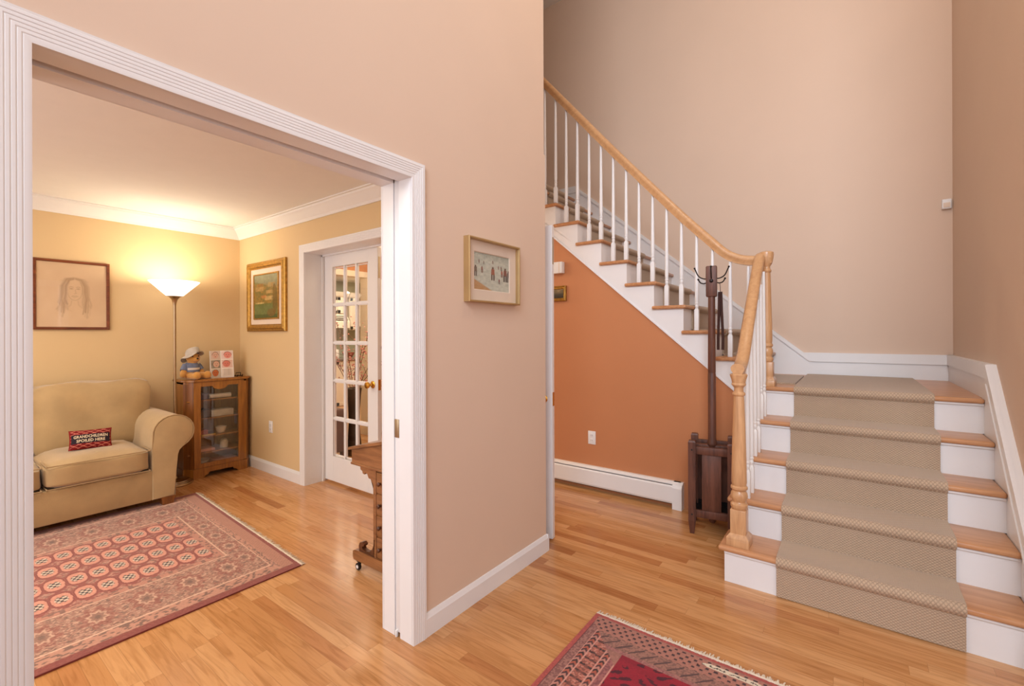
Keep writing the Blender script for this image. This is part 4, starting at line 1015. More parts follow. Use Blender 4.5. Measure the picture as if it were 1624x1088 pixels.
for y1, y0 in zip(yb_, yb_[1:]):
    bm = cushion(None, XS0 + 0.10, XS0 + 0.34, y0 + 0.004, y1 - 0.004, 0.43, 0.985, 0.045, 'x', 0.035, 0.12)
    o = obj('back_cushion', bm, M['sofa'], sf, smooth=80)
for fx in (XS1 - 0.042, XS0 + 0.08):
    for y in (YA1 - 0.052, YA0 + 0.052):
        bm = bmn(); zf = 0.009 if fx > -4.6 and LX0 < fx else 0.0
        v = [[bm.verts.new((fx + sx * q, y + sy * q, z)) for sx, sy in ((-1, -1), (1, -1), (1, 1), (-1, 1))] for q, z in ((0.036, zf), (0.045, 0.072))]
        for k in range(4): bm.faces.new((v[0][k], v[0][(k + 1) % 4], v[1][(k + 1) % 4], v[1][k]))
        bm.faces.new(v[0][::-1]); bm.faces.new(v[1]); lo = obj('leg', bm, M['cabd'], sf, smooth=0)
# ---- throw pillow with lettering
tp = thing('throw_pillow', 'small red patterned pillow with cream lettering on the sofa seat', 'pillow', (-4.72, 0.875, 0.48))
PW, PH, PT = 0.118, 0.072, 0.034
ctr = Vector((-4.700, 0.878, 0.574)); pn = Vector((0.90, -0.10, 0.38)).normalized(); pu = Vector((0, 0, 1)).cross(pn).normalized()
tilt = Matrix.Rotation(math.radians(-1.5), 3, pn); pu = tilt @ pu; pv = pn.cross(pu).normalized()
def pil(a, b, s):  # a, b in -1..1
    e = (1 - abs(a) ** 3.2) * (1 - abs(b) ** 3.2); pin = 1 + 0.05 * (abs(a) ** 2 * abs(b) ** 2)
    return ctr + pu * (a * PW * pin * (1 - 0.06 * (1 - abs(a)) * 0)) + pv * (b * PH * pin) + pn * (s * PT * e ** 0.6)
def f_pil(A, B):
    u = A * 2 - 1; v = B * 2 - 1
    n = hashn(np.floor(u * 30), np.floor(v * 20), 2)
    c = mixc(const(u, (128, 28, 30)), lin((100, 20, 28)), n)
    w1 = np.abs(np.sin(u * 8 + v * 9)); w2 = np.abs(np.sin(u * 6.5 - v * 10 + 1.3))
    c = mixc(c, lin((214, 120, 104)), (w1 < 0.26) * 0.85); c = mixc(c, lin((226, 150, 124)), (w2 < 0.16) * 0.85)
    bd = (np.abs(v - 0.0) < 0.46) & (np.abs(u) < 0.93)
    c = np.where(bd[..., None], lin((44, 34, 42)), c)
    ed = (np.abs(u) > 0.955) | (np.abs(v) > 0.93); c = np.where(ed[..., None], lin((128, 24, 26)), c)
    return c
po = painted('cover', (0, 0, 0), (1, 0, 0), (0, 1, 0), 90, 60, f_pil, M['print'], None)
po.parent = tp; off = wloc(tp)
for k, v in enumerate(po.data.vertices):
    A, B = v.co.x * 2 - 1, v.co.y * 2 - 1; v.co = pil(A, B, 1) - off
bm = bmn(); g = [[bm.verts.new(pil(-1 + 2 * i / 16, -1 + 2 * j / 10, -1)) for j in range(11)] for i in range(17)]
for i in range(16):
    for j in range(10): bm.faces.new((g[i][j], g[i][j + 1], g[i + 1][j + 1], g[i + 1][j]))
obj('back_panel', bm, mat('dark_red_cloth', (112, 24, 28), 0.9), tp, recalc=False)
def lettering(txt, size, o_, u_, v_, n_, m, parent, name='lettering', width=None, bold=0.0):
    cu = bpy.data.curves.new('text', 'FONT'); cu.body = txt; cu.size = 1; cu.align_x = 'CENTER'; cu.align_y = 'CENTER'; cu.extrude = 0.01; cu.offset = bold; cu.resolution_u = 2
    to = bpy.data.objects.new('text', cu); COL.objects.link(to)
    dg = bpy.context.evaluated_depsgraph_get(); me = bpy.data.meshes.new_from_object(to.evaluated_get(dg))
    xs = [v.co.x for v in me.vertices]; wd = max(xs) - min(xs); sx = (width / wd) if width else size
    bpy.data.objects.remove(to); bpy.data.curves.remove(cu)
    for v in me.vertices:
        p = o_(v.co.x * sx, v.co.y * size) if callable(o_) else o_ + u_ * (v.co.x * sx) + v_ * (v.co.y * size)
        v.co = p + n_ * (v.co.z * size * 0.4 + 0.0008) - wloc(parent)
    me.materials.clear(); me.materials.append(m); me.name = name
    o = bpy.data.objects.new(name, me); COL.objects.link(o); o.parent = parent
    return o
M['thread'] = mat('cream_thread', (226, 206, 176), 0.9)
def on_p(dv): return lambda a, b: pil(a / PW, (b + dv) / PH, 1) + pn * 0.0012
o = lettering('GRANDCHILDREN', 0.030, on_p(0.0145), pu, pv, pn, M['thread'], po, width=0.192, bold=0.018)
o = lettering('SPOILED HERE', 0.030, on_p(-0.0165), pu, pv, pn, M['thread'], po, width=0.162, bold=0.018)

# ---- pencil portrait
pf = thing('framed_picture', 'brown framed pencil portrait of a long-haired person above the sofa', 'picture', (XP, 0.88, 1.71))
bm = bmn(); frame_ring(bm, 'x', XP, 1, 0.640, 1.116, 1.420, 2.002, 0.024, [(0, 0), (0, 0.02), (0.004, 0.024), (0.016, 0.022), (0.022, 0.014), (0.022, 0)])
obj('frame', bm, M['frame_brown'], pf, smooth=20)
def f_port(a, b):
    x = (a - 0.53) * 0.436; y = (b - 0.55) * 0.542        # metres from the face centre
    c = mixc(const(a, (222, 194, 160)), lin((214, 184, 150)), fbm(a, b, (6, 6), 21))
    ink = np.zeros_like(a); r = np.random.default_rng(5)
    def stroke(pts, wd, s):
        nonlocal ink
        pts = np.array(pts)
        for (x0, y0), (x1, y1) in zip(pts[:-1], pts[1:]):
            d = np.array([x1 - x0, y1 - y0]); L2 = (d ** 2).sum() + 1e-12
            t = np.clip(((x - x0) * d[0] + (y - y0) * d[1]) / L2, 0, 1)
            dist = np.hypot(x - x0 - t * d[0], y - y0 - t * d[1]); ink = np.maximum(ink, s * np.exp(-(dist / wd) ** 2))
    # hair: long strands from the parting down both sides
    for k in range(34):
        s = -1 if k % 2 else 1; o = r.random()
        w0 = 0.05 + 0.034 * o; le = 0.10 + 0.09 * r.random()
        pts = [(s * 0.006, 0.108 + 0.012 * o), (s * w0 * 0.62, 0.098 + 0.012 * o), (s * w0 * 0.98, 0.05), (s * w0 * (0.95 + 0.1 * r.random()), -0.01), (s * (w0 + 0.012 * r.random()), -0.06), (s * (w0 * 0.9 + 0.03 * (r.random() - 0.3)), -le)]
        stroke(pts, 0.0035 + 0.003 * r.random(), 0.30 + 0.35 * r.random())
    for k in range(40):
        s = -1 if k % 2 else 1; o = r.random(); w0 = 0.046 + 0.044 * o; le = 0.08 + 0.12 * r.random()
        stroke([(0, 0.112 + 0.01 * o), (s * w0 * 0.7, 0.096 + 0.014 * o), (s * w0, 0.045), (s * (w0 + 0.008 * r.random()), -0.03), (s * (w0 * 0.95 + 0.03 * r.random()), -0.09), (s * (w0 * 0.8 + 0.045 * r.random()), -le - 0.02)], 0.0065, 0.12 + 0.22 * r.random())
    # face oval, brows, eyes, nose, mouth, neck
    th = np.linspace(-PI * 0.95, -PI * 0.05, 12); stroke([(0.045 * math.cos(t), 0.005 + 0.075 * math.sin(t)) for t in th], 0.003, 0.35)
    for s in (-1, 1):
        stroke([(s * 0.010, 0.040), (s * 0.022, 0.045), (s * 0.034, 0.039)], 0.0028, 0.5)
        stroke([(s * 0.011, 0.026), (s * 0.021, 0.031), (s * 0.032, 0.026)], 0.0026, 0.6); stroke([(s * 0.021, 0.026), (s * 0.022, 0.026)], 0.0045, 0.65)
        stroke([(s * 0.02, -0.075), (s * 0.024, -0.11), (s * 0.05, -0.135)], 0.004, 0.22)
    stroke([(0.002, 0.02), (0.006, -0.004), (0.009, -0.012), (-0.004, -0.014)], 0.0026, 0.35)
    stroke([(-0.018, -0.036), (-0.006, -0.033), (0.0, -0.035), (0.006, -0.033), (0.018, -0.036)], 0.003, 0.5); stroke([(-0.01, -0.044), (0, -0.047), (0.01, -0.044)], 0.003, 0.3)
    stroke([(-0.1, -0.15), (-0.06, -0.135), (-0.02, -0.16)], 0.004, 0.12)
    shade = 0.22 * np.exp(-((np.abs(x) - 0.062) / 0.02) ** 2) * ((y < 0.1) & (y > -0.14)) * (0.6 + 0.8 * fbm(a, b, (30, 30), 4))
    return mixc(c, lin((120, 84, 58)), np.maximum(ink * 0.75, shade))
painted('drawing', (XP + 0.010, 0.660, 1.440), (0, 0.436, 0), (0, 0, 0.542), 170, 200, f_port, M['print'], pf)
bm = bmn(); box(bm, XP + 0.0145, XP + 0.016, 0.659, 1.097, 1.439, 1.983); obj('glazing', bm, M['glass'], pf, smooth=0)
# ---- gold framed landscape
gf = thing('framed_picture', 'ornate gold framed green and ochre landscape on the wall above the cabinet', 'picture', (-4.68, YW, 1.76))
GX0, GX1, GZ0, GZ1 = -5.075, -4.285, 1.405, 2.105
bm = bmn(); frame_ring(bm, 'y', YW, -1, GX0, GX1, GZ0, GZ1, 0.05, [(0, 0), (0, 0.022), (0.012, 0.03), (0.022, 0.028), (0.032, 0.04), (0.05, 0.036), (0.062, 0.02), (0.07, 0.018), (0.07, 0)])
obj('frame', bm, M['frame_gold'], gf, smooth=20)
bm = bmn(); frame_ring(bm, 'y', YW, -1, GX0 + 0.068, GX1 - 0.068, GZ0 + 0.068, GZ1 - 0.068, 0.09, [(0, 0.012), (0.075, 0.012), (0.075, 0.004), (0, 0.004)])
obj('mat_board', bm, M['mat_board'], gf, smooth=0)
bm = bmn(); frame_ring(bm, 'y', YW, -1, GX0 + 0.135, GX1 - 0.135, GZ0 + 0.118, GZ1 - 0.118, 0.02, [(0, 0.01), (0.003, 0.022), (0.014, 0.022), (0.018, 0.012), (0.018, 0.008)])
obj('inner_fillet', bm, M['frame_gold'], gf, smooth=20)
def f_land(a, b):
    n = fbm(a, b, (5, 7), 31); n2 = fbm(a, b, (16, 20), 34)
    c = mixc(const(a, (128, 128, 96)), lin((150, 150, 122)), (b - 0.7) * 3 + n * 0.3)
    c = mixc(c, lin((116, 110, 50)), ((b < 0.86 - 0.2 * a) & (b > 0.3)) * (0.5 + n * 0.5))
    c = mixc(c, lin((168, 120, 52)), np.clip(1.6 * n2 - 0.35, 0, 1) * ((b > 0.34) & (b < 0.8)) * 0.8)
    for (x0, x1, z0, z1, cc) in ((0.05, 0.4, 0.62, 0.72, (186, 150, 96)), (0.15, 0.38, 0.72, 0.80, (160, 112, 60)), (0.45, 0.85, 0.40, 0.5, (198, 168, 112)), (0.5, 0.78, 0.55, 0.63, (186, 152, 98)), (0.58, 0.72, 0.7, 0.82, (176, 150, 100)), (0.05, 0.42, 0.32, 0.36, (206, 180, 120)), (0.3, 0.5, 0.45, 0.52, (190, 120, 70))):
        c = mixc(c, lin(cc), ((a > x0) & (a < x1) & (b > z0 + 0.02 * n2) & (b < z1)) * (0.5 + 0.4 * n2))
    c = mixc(c, lin((106, 116, 62)), (b < 0.32) * (0.65 + 0.3 * n)); c = mixc(c, lin((60, 74, 34)), (b < 0.08) * 0.6)
    tr = ((a - 0.88 + 0.25 * (b - 0.4) ** 2) ** 2 / 0.01 + (b - 0.42) ** 2 / 0.12) < 1
    c = mixc(c, lin((116, 92, 44)), tr * 0.8); tr2 = ((a - 0.72) ** 2 / 0.03 + (b - 0.12) ** 2 / 0.008) < 1; c = mixc(c, lin((122, 92, 50)), tr2 * 0.7)
    return c * (0.8 + 0.4 * n2)[..., None]
painted('canvas', (GX0 + 0.151, YW - 0.0155, GZ0 + 0.134), (GX1 - GX0 - 0.302, 0, 0), (0, 0, GZ1 - GZ0 - 0.268), 110, 90, f_land, M['paint'], gf)

# ---- torchiere
LXP, LYP = -5.0, 1.515
tl = thing('floor_lamp', 'brushed metal torchiere with a glowing white bowl behind the sofa arm', 'lamp', (LXP, LYP, 0))
bm = bmn(); lathe(bm, [(0.135, 0), (0.138, 0.008), (0.134, 0.016), (0.122, 0.019), (0.121, 0.026), (0.108, 0.03), (0.107, 0.037), (0.09, 0.041), (0.05, 0.048), (0.02, 0.055), (0.013, 0.07)], LXP, LYP, 40); o = obj('base', bm, M['nickel'], tl)
bm = bmn(); lathe(bm, [(0.0115, 0.05), (0.0115, 1.64), (0.013, 1.65), (0.016, 1.67), (0.024, 1.70), (0.045, 1.722), (0.062, 1.728)], LXP, LYP, 20); obj('pole', bm, M['nickel'], tl)
M['bowl'] = emit_mat('glowing_glass_bowl', (1.0, 0.93, 0.8), 1.5)
bm = bmn(); lathe(bm, [(0.05, 1.730), (0.066, 1.732), (0.10, 1.765), (0.192, 1.858), (0.195, 1.864), (0.188, 1.862), (0.10, 1.774), (0.064, 1.742), (0.02, 1.738)], LXP, LYP, 40); obj('lamp_shade', bm, M['bowl'], tl)
bl = point('torchiere_bulb', (0, 0, 1.835), 12, (1.0, 0.86, 0.64), 0.07); bl.parent = tl

# ---- corner display cabinet
cbn = thing('display_cabinet', 'honey wood glass-front cabinet in the corner behind the floor lamp', 'cabinet', (-5.13, 1.88, 0))
CX0, CX1, CY0, CY1, CZ = -5.285, -5.0, 1.60, 2.165, 0.922
def oct_pts(g=0.0, c=0.062): return [(CX0, CY0 - g), (CX1 - c, CY0 - g), (CX1 + g * 0.8, CY0 + c), (CX1 + g, CY0 + c + 0.0), (CX1 + g, CY1 - c * 0.55), (CX1 - c * 0.6, CY1 + g), (CX0, CY1 + g)]
P1 = oct_pts()
bm = bmn(); prism(bm, oct_pts(0.0), 'z', 0.085, 0.10)                                   # bottom board
prism(bm, oct_pts(0.0), 'z', CZ - 0.02, CZ)
prism(bm, [(CX0, CY0), (CX1 - 0.062, CY0), (CX1 - 0.062, CY0 + 0.015), (CX0, CY0 + 0.015)], 'z', 0.09, CZ)
prism(bm, [(CX0, CY1 - 0.015), (CX1 - 0.04, CY1 - 0.015), (CX1 - 0.04, CY1), (CX0, CY1)], 'z', 0.09, CZ)
box(bm, CX0, CX0 + 0.008, CY0, CY1, 0.09, CZ)
obj('carcass', bm, M['cab'], cbn, smooth=0)
bm = bmn(); prism(bm, [(CX1 - 0.064, CY0 - 0.001), (CX1 + 0.001, CY0 + 0.062), (CX1 - 0.014, CY0 + 0.07), (CX1 - 0.075, CY0 + 0.014)], 'z', 0.09, CZ); obj('corner_pilaster', bm, M['cabd'], cbn, smooth=0)
bm = bmn(); prism(bm, [(CX1, CY1 - 0.06), (CX1, CY1 - 0.034), (CX1 - 0.038, CY1 + 0.001), (CX1 - 0.05, CY1 - 0.012), (CX1 - 0.016, CY1 - 0.06)], 'z', 0.09, CZ); obj('corner_pilaster', bm, M['cab'], cbn, smooth=0)
bm = bmn(); fs = prism(bm, oct_pts(0.02), 'z', CZ, CZ + 0.022); bmesh.ops.bevel(bm, geom=[e for e in bm.edges], offset=0.005, segments=2, affect='EDGES'); obj('top_board', bm, M['cab'], cbn, smooth=30)
# plinth with a bracket-cut foot line
yy0, yy1 = CY0 + 0.058, CY1 - 0.03
bm = bmn(); q = [(yy0, 0), (yy0 + 0.085, 0), (yy0 + 0.10, 0.022), (yy0 + 0.125, 0.03), (yy0 + 0.135, 0.048), (yy1 - 0.135, 0.048), (yy1 - 0.125, 0.03), (yy1 - 0.10, 0.022), (yy1 - 0.085, 0), (yy1, 0), (yy1, 0.095), (yy0, 0.095)]
prism(bm, q, 'x', CX1 - 0.016, CX1 + 0.008); prism(bm, [(CX1 - 0.07, CY0 - 0.006), (CX1 + 0.008, CY0 + 0.062), (CX1 - 0.008, CY0 + 0.07), (CX1 - 0.08, CY0 + 0.01)], 'z', 0, 0.095); prism(bm, [(CX1 + 0.008, CY1 - 0.034), (CX1 - 0.034, CY1 + 0.006), (CX1 - 0.045, CY1 - 0.006), (CX1 - 0.008, CY1 - 0.045)], 'z', 0, 0.095)
box(bm, CX0, CX1 - 0.06, CY0 - 0.004, CY0 + 0.012, 0, 0.095); box(bm, CX0, CX1 - 0.05, CY1 - 0.012, CY1 + 0.004, 0, 0.095)
obj('plinth', bm, M['cab'], cbn, smooth=0)
# door
dy0, dy1, dz0, dz1 = CY0 + 0.064, CY1 - 0.058, 0.10, CZ - 0.006
gy0, gy1, gz0, gz1 = 1.722, 2.056, 0.137, 0.874
bm = bmn(); X0, X1 = CX1 - 0.016, CX1 + 0.004
box(bm, X0, X1, dy0, gy0, dz0, dz1, 0.002); box(bm, X0, X1, gy1, dy1, dz0, dz1, 0.002); box(bm, X0, X1, gy0, gy1, dz0, gz0, 0.001); box(bm, X0, X1, gy0, gy1, gz1, dz1, 0.001)
ym = (gy0 + gy1) / 2; arc = [(ym - 0.065, gz1 + 0.002)] + [(ym + 0.065 * math.cos(t) * -1, gz1 - 0.036 * math.sin(t)) for t in np.linspace(0.25, PI - 0.25, 9)] + [(ym + 0.065, gz1 + 0.002)]
prism(bm, arc, 'x', X0 + 0.002, X1 - 0.001)
dr = obj('door', bm, M['cab'], cbn, smooth=0)
bm = bmn(); box(bm, CX1 - 0.008, CX1 - 0.005, gy0 - 0.003, gy1 + 0.003, gz0 - 0.003, gz1 + 0.003); obj('glass_pane', bm, M['cabglass'], dr, smooth=0)
for zz in (0.742, 0.565, 0.39, 0.235):
    bm = bmn(); box(bm, CX0 + 0.01, CX1 - 0.022, CY0 + 0.017, CY1 - 0.017, zz - 0.012, zz, 0.001); obj('shelf', bm, M['cab'], cbn, smooth=0)
# contents
M['wht'] = mat('glossy_white_ware', (216, 206, 196), 0.3); M['redb'] = mat('red_cloth_cover', (158, 62, 48), 0.6); M['pur'] = mat('dusky_violet_cover', (96, 76, 96), 0.6); M['dkb'] = mat('dark_cover', (64, 44, 40), 0.6); M['yel'] = mat('yellow_cover', (204, 164, 84), 0.5); M['pink'] = mat('pink_paper', (214, 160, 148), 0.6)
def item(name, label, cat, m, x0, x1, y0, y1, z0, z1, group=None, bev=0.002):
    bm = bmn(); box(bm, x0, x1, y0, y1, z0, z1, bev); return tag(obj(name, bm, m), label, cat, group)
xa, xb = -5.2, -5.045
item('book', 'violet covered book lying at the left of the cabinet top shelf', 'book', M['pur'], xa, xb, 1.655, 1.80, 0.743, 0.80)
item('book', 'dark covered album lying on the second shelf of the cabinet', 'book', M['dkb'], xa, xb, 1.655, 1.82, 0.566, 0.64)
item('book', 'flat grey boxed album on the second shelf right of the dark one', 'book', M['hat'], xa, xb, 1.83, 2.03, 0.566, 0.628)
item('book', 'red covered book lying on the third shelf of the cabinet', 'book', M['redb'], xa, xb, 1.655, 1.80, 0.391, 0.445)
item('book', 'yellow covered booklet lying in front on the third cabinet shelf', 'book', M['yel'], xb + 0.002, -5.025, 1.74, 1.86, 0.391, 0.405)
item('folded_paper', 'pale pink folded paper on the lowest shelf of the cabinet', 'paper', M['pink'], xa, xb, 1.66, 1.86, 0.236, 0.262)
def dish(name, label, cat, prof, x, y, m):
    bm = bmn(); lathe(bm, prof, x, y, 24); return tag(obj(name, bm, m), label, cat)
bm = bmn(); m_ = Matrix.Translation((-5.06, 1.91, 0.7675)) @ Matrix.Rotation(PI / 2, 4, 'X')
bmesh.ops.create_cone(bm, cap_ends=True, segments=20, radius1=0.024, radius2=0.022, depth=0.19, matrix=m_)
tag(obj('paper_roll', bm, M['wht']), 'rolled white paper lying on the top shelf of the cabinet', 'paper roll')
dish('glass_bowl', 'small clear cut-glass bowl at the middle of the third cabinet shelf', 'bowl', [(0.02, 0.3915), (0.03, 0.394), (0.045, 0.43), (0.05, 0.455), (0.046, 0.455), (0.03, 0.405), (0.01, 0.402)], -5.09, 1.93, M['wht'])
dish('bowl', 'white china bowl on the cabinet floor below the lowest shelf', 'bowl', [(0.03, 0.1005), (0.034, 0.104), (0.055, 0.13), (0.07, 0.155), (0.066, 0.155), (0.03, 0.112), (0.01, 0.11)], -5.10, 1.76, M['wht'])
item('folded_paper', 'flat pink wrapped parcel on the cabinet floor beside the white bowl', 'parcel', M['pink'], xa, xb, 1.86, 2.06, 0.1005, 0.135)
dish('jar', 'white lidded jar on the lowest shelf at the cabinet right side', 'jar', [(0.03, 0.2355), (0.036, 0.24), (0.036, 0.30), (0.028, 0.31), (0.03, 0.315), (0.02, 0.325), (0.006, 0.33)], -5.10, 1.96, M['wht'])

# ---- teddy bear
tb = thing('teddy_bear', 'golden plush bear in a grey hat sitting on the cabinet top', 'teddy bear', (-5.13, 1.69, CZ + 0.022), math.radians(6))
bm = bmn()
ball(bm, (0, 0, 0.085), 0.062, 3, (0.9, 0.95, 1.15)); ball(bm, (0.012, 0.008, 0.205), 0.056, 3, (1, 1.05, 0.95)); ball(bm, (0.055, 0.016, 0.192), 0.028, 3, (1, 1.1, 0.85))
ball(bm, (-0.004, -0.046, 0.228), 0.016, 2); ball(bm, (-0.004, 0.06, 0.228), 0.016, 2); ball(bm, (0.01, 0, 0.15), 0.04, 2)
for (p, q, r0, r1) in (((-0.005, -0.05, 0.125), (0.03, -0.088, 0.045), 0.026, 0.028), ((-0.005, 0.055, 0.125), (0.02, 0.085, 0.06), 0.024, 0.024), ((0.02, -0.035, 0.035), (0.118, -0.012, 0.034), 0.034, 0.033), ((0.02, 0.04, 0.035), (0.10, 0.085, 0.034), 0.034, 0.034)):
    for k in range(7):
        t = k / 6; ball(bm, tuple(p[i] + (q[i] - p[i]) * t for i in range(3)), r0 + (r1 - r0) * t, 2)
ball(bm, (0.125, -0.010, 0.040), 0.036, 2, (0.8, 1, 1.1)); ball(bm, (0.108, 0.09, 0.040), 0.036, 2, (0.8, 1, 1.1))
body = obj('body', bm, M['fur'], tb, local=True)
rm = body.modifiers.new('remesh', 'REMESH'); rm.mode = 'VOXEL'; rm.voxel_size = 0.005; rm.use_smooth_shade = True
sm = body.modifiers.new('smooth', 'SMOOTH'); sm.iterations = 6
zmin = 0.0
bm = bmn(); lathe(bm, [(0.092, 0.224), (0.094, 0.228), (0.08, 0.234), (0.062, 0.242), (0.058, 0.27), (0.05, 0.292), (0.03, 0.303), (0.003, 0.306)], 0, 0, 30, cap=False)
for v in bm.verts:
    r = math.hypot(v.co.x, v.co.y)
    if r > 0.07: v.co.z += 0.022 * math.sin(3 * math.atan2(v.co.y, v.co.x) + 0.5) * (r - 0.07) / 0.04 - 0.03 * max(0, -v.co.y) / 0.11 * (r - 0.06) / 0.05 - 0.02 * max(0, -v.co.x) / 0.1
    v.co.z += v.co.x * 0.30 + v.co.y * 0.18; v.co += Vector((0.004, 0.006, 0.0))
hat = obj('hat', bm, M['hat'], tb, local=True, smooth=80); hs_ = hat.modifiers.new('solid', 'SOLIDIFY'); hs_.thickness = 0.004
bm = bmn(); lathe(bm, [(0.064, 0.072), (0.067, 0.08), (0.066, 0.12), (0.058, 0.145), (0.044, 0.16)], 0, 0, 28, cap=False)
sw = obj('sweater', bm, M['knit'], tb, local=True, smooth=80)
for (p, q) in (((-0.005, -0.046, 0.135), (0.016, -0.075, 0.085)), ((-0.005, 0.05, 0.135), (0.010, 0.074, 0.088))):
    bm = bmn(); tube(bm, [Vector(p), (Vector(p) + Vector(q)) / 2 + Vector((0, 0, 0.004)), Vector(q)], 0.031, 14)
    obj('sleeve', bm, M['knit'], sw, local=True, smooth=80)
bm = bmn()
for k in range(9):
    a0 = -0.9 + 1.8 * k / 9; a1 = -0.9 + 1.8 * (k + 1) / 9
    vs = [bm.verts.new((0.0685 * math.cos(t), 0.0685 * math.sin(t), z)) for t, z in ((a0, 0.092), (a1, 0.092), (a1, 0.112), (a0, 0.112))]; bm.faces.new(vs)
obj('chest_band', bm, M['wht'], sw, local=True)
for p, r, nm in (((0.062, -0.018, 0.222), 0.006, 'eye'), ((0.062, 0.034, 0.222), 0.006, 'eye'), ((0.083, 0.016, 0.2), 0.009, 'nose')):
    bm = bmn(); ball(bm, p, r, 2); obj(nm, bm, M['black'], tb, local=True)
# ---- folding photo frame
ph_ = thing('photo_frame', 'white folding photo frame of baby pictures beside the plush bear', 'photo frame', (-5.09, 1.94, CZ + 0.022))
M['photo'] = attr_mat('glossy_photo', 0.35, coat=0.3)
def f_photo(rows, seed):
    def f(a, b):
        c = const(a, (236, 226, 214))
        n = len(rows)
        for k, (bg, skin) in enumerate(rows):
            z1 = 1 - k / n - 0.015; z0 = 1 - (k + 1) / n + 0.015
            ins = (b > z0) & (b < z1) & (a > 0.06) & (a < 0.94); nn = fbm(a, b, (6, 10), seed + k)
            c = np.where(ins[..., None], mixc(const(a, bg), lin((230, 220, 210)), nn * 0.4), c)
            if skin is None:
                ln = ins & (np.sin(a * 60) > 0.2) & (a > 0.15) & (a < 0.85) & (b > z0 + 0.05); c = mixc(c, lin((140, 120, 110)), ln * 0.5); continue
            cz = (z0 + z1) / 2; fx = 0.5 + 0.06 * ((k + seed) % 3 - 1); sc = (z1 - z0)
            e = ((a - fx) / 0.30) ** 2 + ((b - cz) / (sc * 0.40)) ** 2
            c = np.where((ins & (e < 1.25) & (b > cz))[..., None], lin((120, 84, 66)), c)
            c = np.where((ins & (e < 1))[..., None], lin(skin), c)
            for s in (-1, 1): c = np.where((ins & ((((a - fx - s * 0.1) / 0.05) ** 2 + ((b - cz - sc * 0.06) / (sc * 0.03)) ** 2) < 1))[..., None], lin((90, 60, 54)), c)
            c = np.where((ins & ((((a - fx) / 0.09) ** 2 + ((b - cz + sc * 0.17) / (sc * 0.04)) ** 2) < 1))[..., None], lin((186, 90, 84)), c)
        return c
    return f
zb = CZ + 0.022
for (p0, u, rows, sd) in (((-5.06, 1.832, zb), (-0.035, 0.106, 0), [((226, 206, 200), (232, 196, 182)), ((128, 122, 112), (226, 190, 172)), ((206, 206, 200), (206, 120, 76))], 40),
                          ((-5.095, 1.938, zb), (0.03, 0.106, 0), [((222, 190, 178), (220, 140, 124)), ((214, 170, 150), (206, 120, 100)), ((214, 196, 176), None)], 50)):
    U_ = Vector(u); V_ = Vector((-0.03, 0.0, 0.268)); nn_ = U_.cross(V_).normalized()
    if nn_.x < 0: nn_ = -nn_
    bm = bmn(); P0_ = Vector(p0); q = [P0_, P0_ + U_, P0_ + U_ + V_, P0_ + V_]
    A = [bm.verts.new(v) for v in q]; B = [bm.verts.new(v - nn_ * 0.006) for v in q]
    bm.faces.new(A); bm.faces.new(B[::-1])
    for k in range(4): bm.faces.new((A[k], A[(k + 1) % 4], B[(k + 1) % 4], B[k]))
    pnl = obj('panel', bm, M['plastic'], ph_, smooth=0)
    painted('photo_strip', P0_ + nn_ * 0.0012 + U_ * 0.02 + V_ * 0.01, U_ * 0.96, V_ * 0.98, 50, 120, f_photo(rows, sd), M['photo'], pnl)
es = thing('plate_stand', 'small dark wire plate stand at the right end of the cabinet top', 'plate stand', (-5.12, 2.09, zb))
bm = bmn(); tube(bm, [(-5.09, 2.07, zb + 0.004), (-5.09, 2.07, zb + 0.035), (-5.09, 2.115, zb + 0.035), (-5.09, 2.115, zb + 0.004)], 0.004, 8); tube(bm, [(-5.16, 2.07, zb + 0.004), (-5.05, 2.07, zb + 0.004)], 0.004, 8); tube(bm, [(-5.16, 2.115, zb + 0.004), (-5.05, 2.115, zb + 0.004)], 0.004, 8)
obj('wire_frame', bm, M['iron'], es)
bm = bmn(); tube(bm, [(-5.05, 2.07, zb + 0.004), (-5.045, 2.07, zb + 0.02)], 0.004, 8); tube(bm, [(-5.05, 2.115, zb + 0.004), (-5.045, 2.115, zb + 0.02)], 0.004, 8); obj('front_hooks', bm, M['iron'], es)

# ---- davenport desk
dk = thing('writing_desk', 'walnut slant-top writing desk on castors behind the opening jamb', 'desk', (-2.08, 1.84, 0))
Y0, Y1 = 1.588, 2.06
XBK = -1.815
bm = bmn(); prism(bm, [(-2.395, 0.612), (-2.40, 0.69), (-2.0, 0.785), (XBK, 0.785), (XBK, 0.612)], 'y', Y0 + 0.008, Y1 - 0.008); box(bm, -2.40, XBK, Y0, Y1, 0.606, 0.62, 0.004); obj('writing_box', bm, M['desk'], dk, smooth=0)
bm = bmn(); prism(bm, [(-2.418, 0.688), (-2.418, 0.704), (-1.985, 0.808), (-1.985, 0.79)], 'y', Y0 - 0.004, Y1 + 0.004); obj('slant_lid', bm, M['desk'], dk, smooth=0)
bm = bmn(); box(bm, -1.98, XBK - 0.0, Y0 + 0.0, Y1, 0.785, 0.80, 0.003); box(bm, -1.83, XBK, Y0 + 0.005, Y1 - 0.005, 0.80, 0.86, 0.004); obj('gallery', bm, M['deskd'], dk)
XC = -2.197
bm = bmn(); box(bm, XC, XBK, Y0 + 0.02, Y1 - 0.02, 0.105, 0.608); box(bm, XC - 0.004, XC + 0.022, Y0 + 0.012, Y0 + 0.04, 0.105, 0.606, 0.002); box(bm, XC - 0.004, XC + 0.022, Y1 - 0.04, Y1 - 0.012, 0.105, 0.606, 0.002); obj('pedestal', bm, M['desk'], dk, smooth=0)
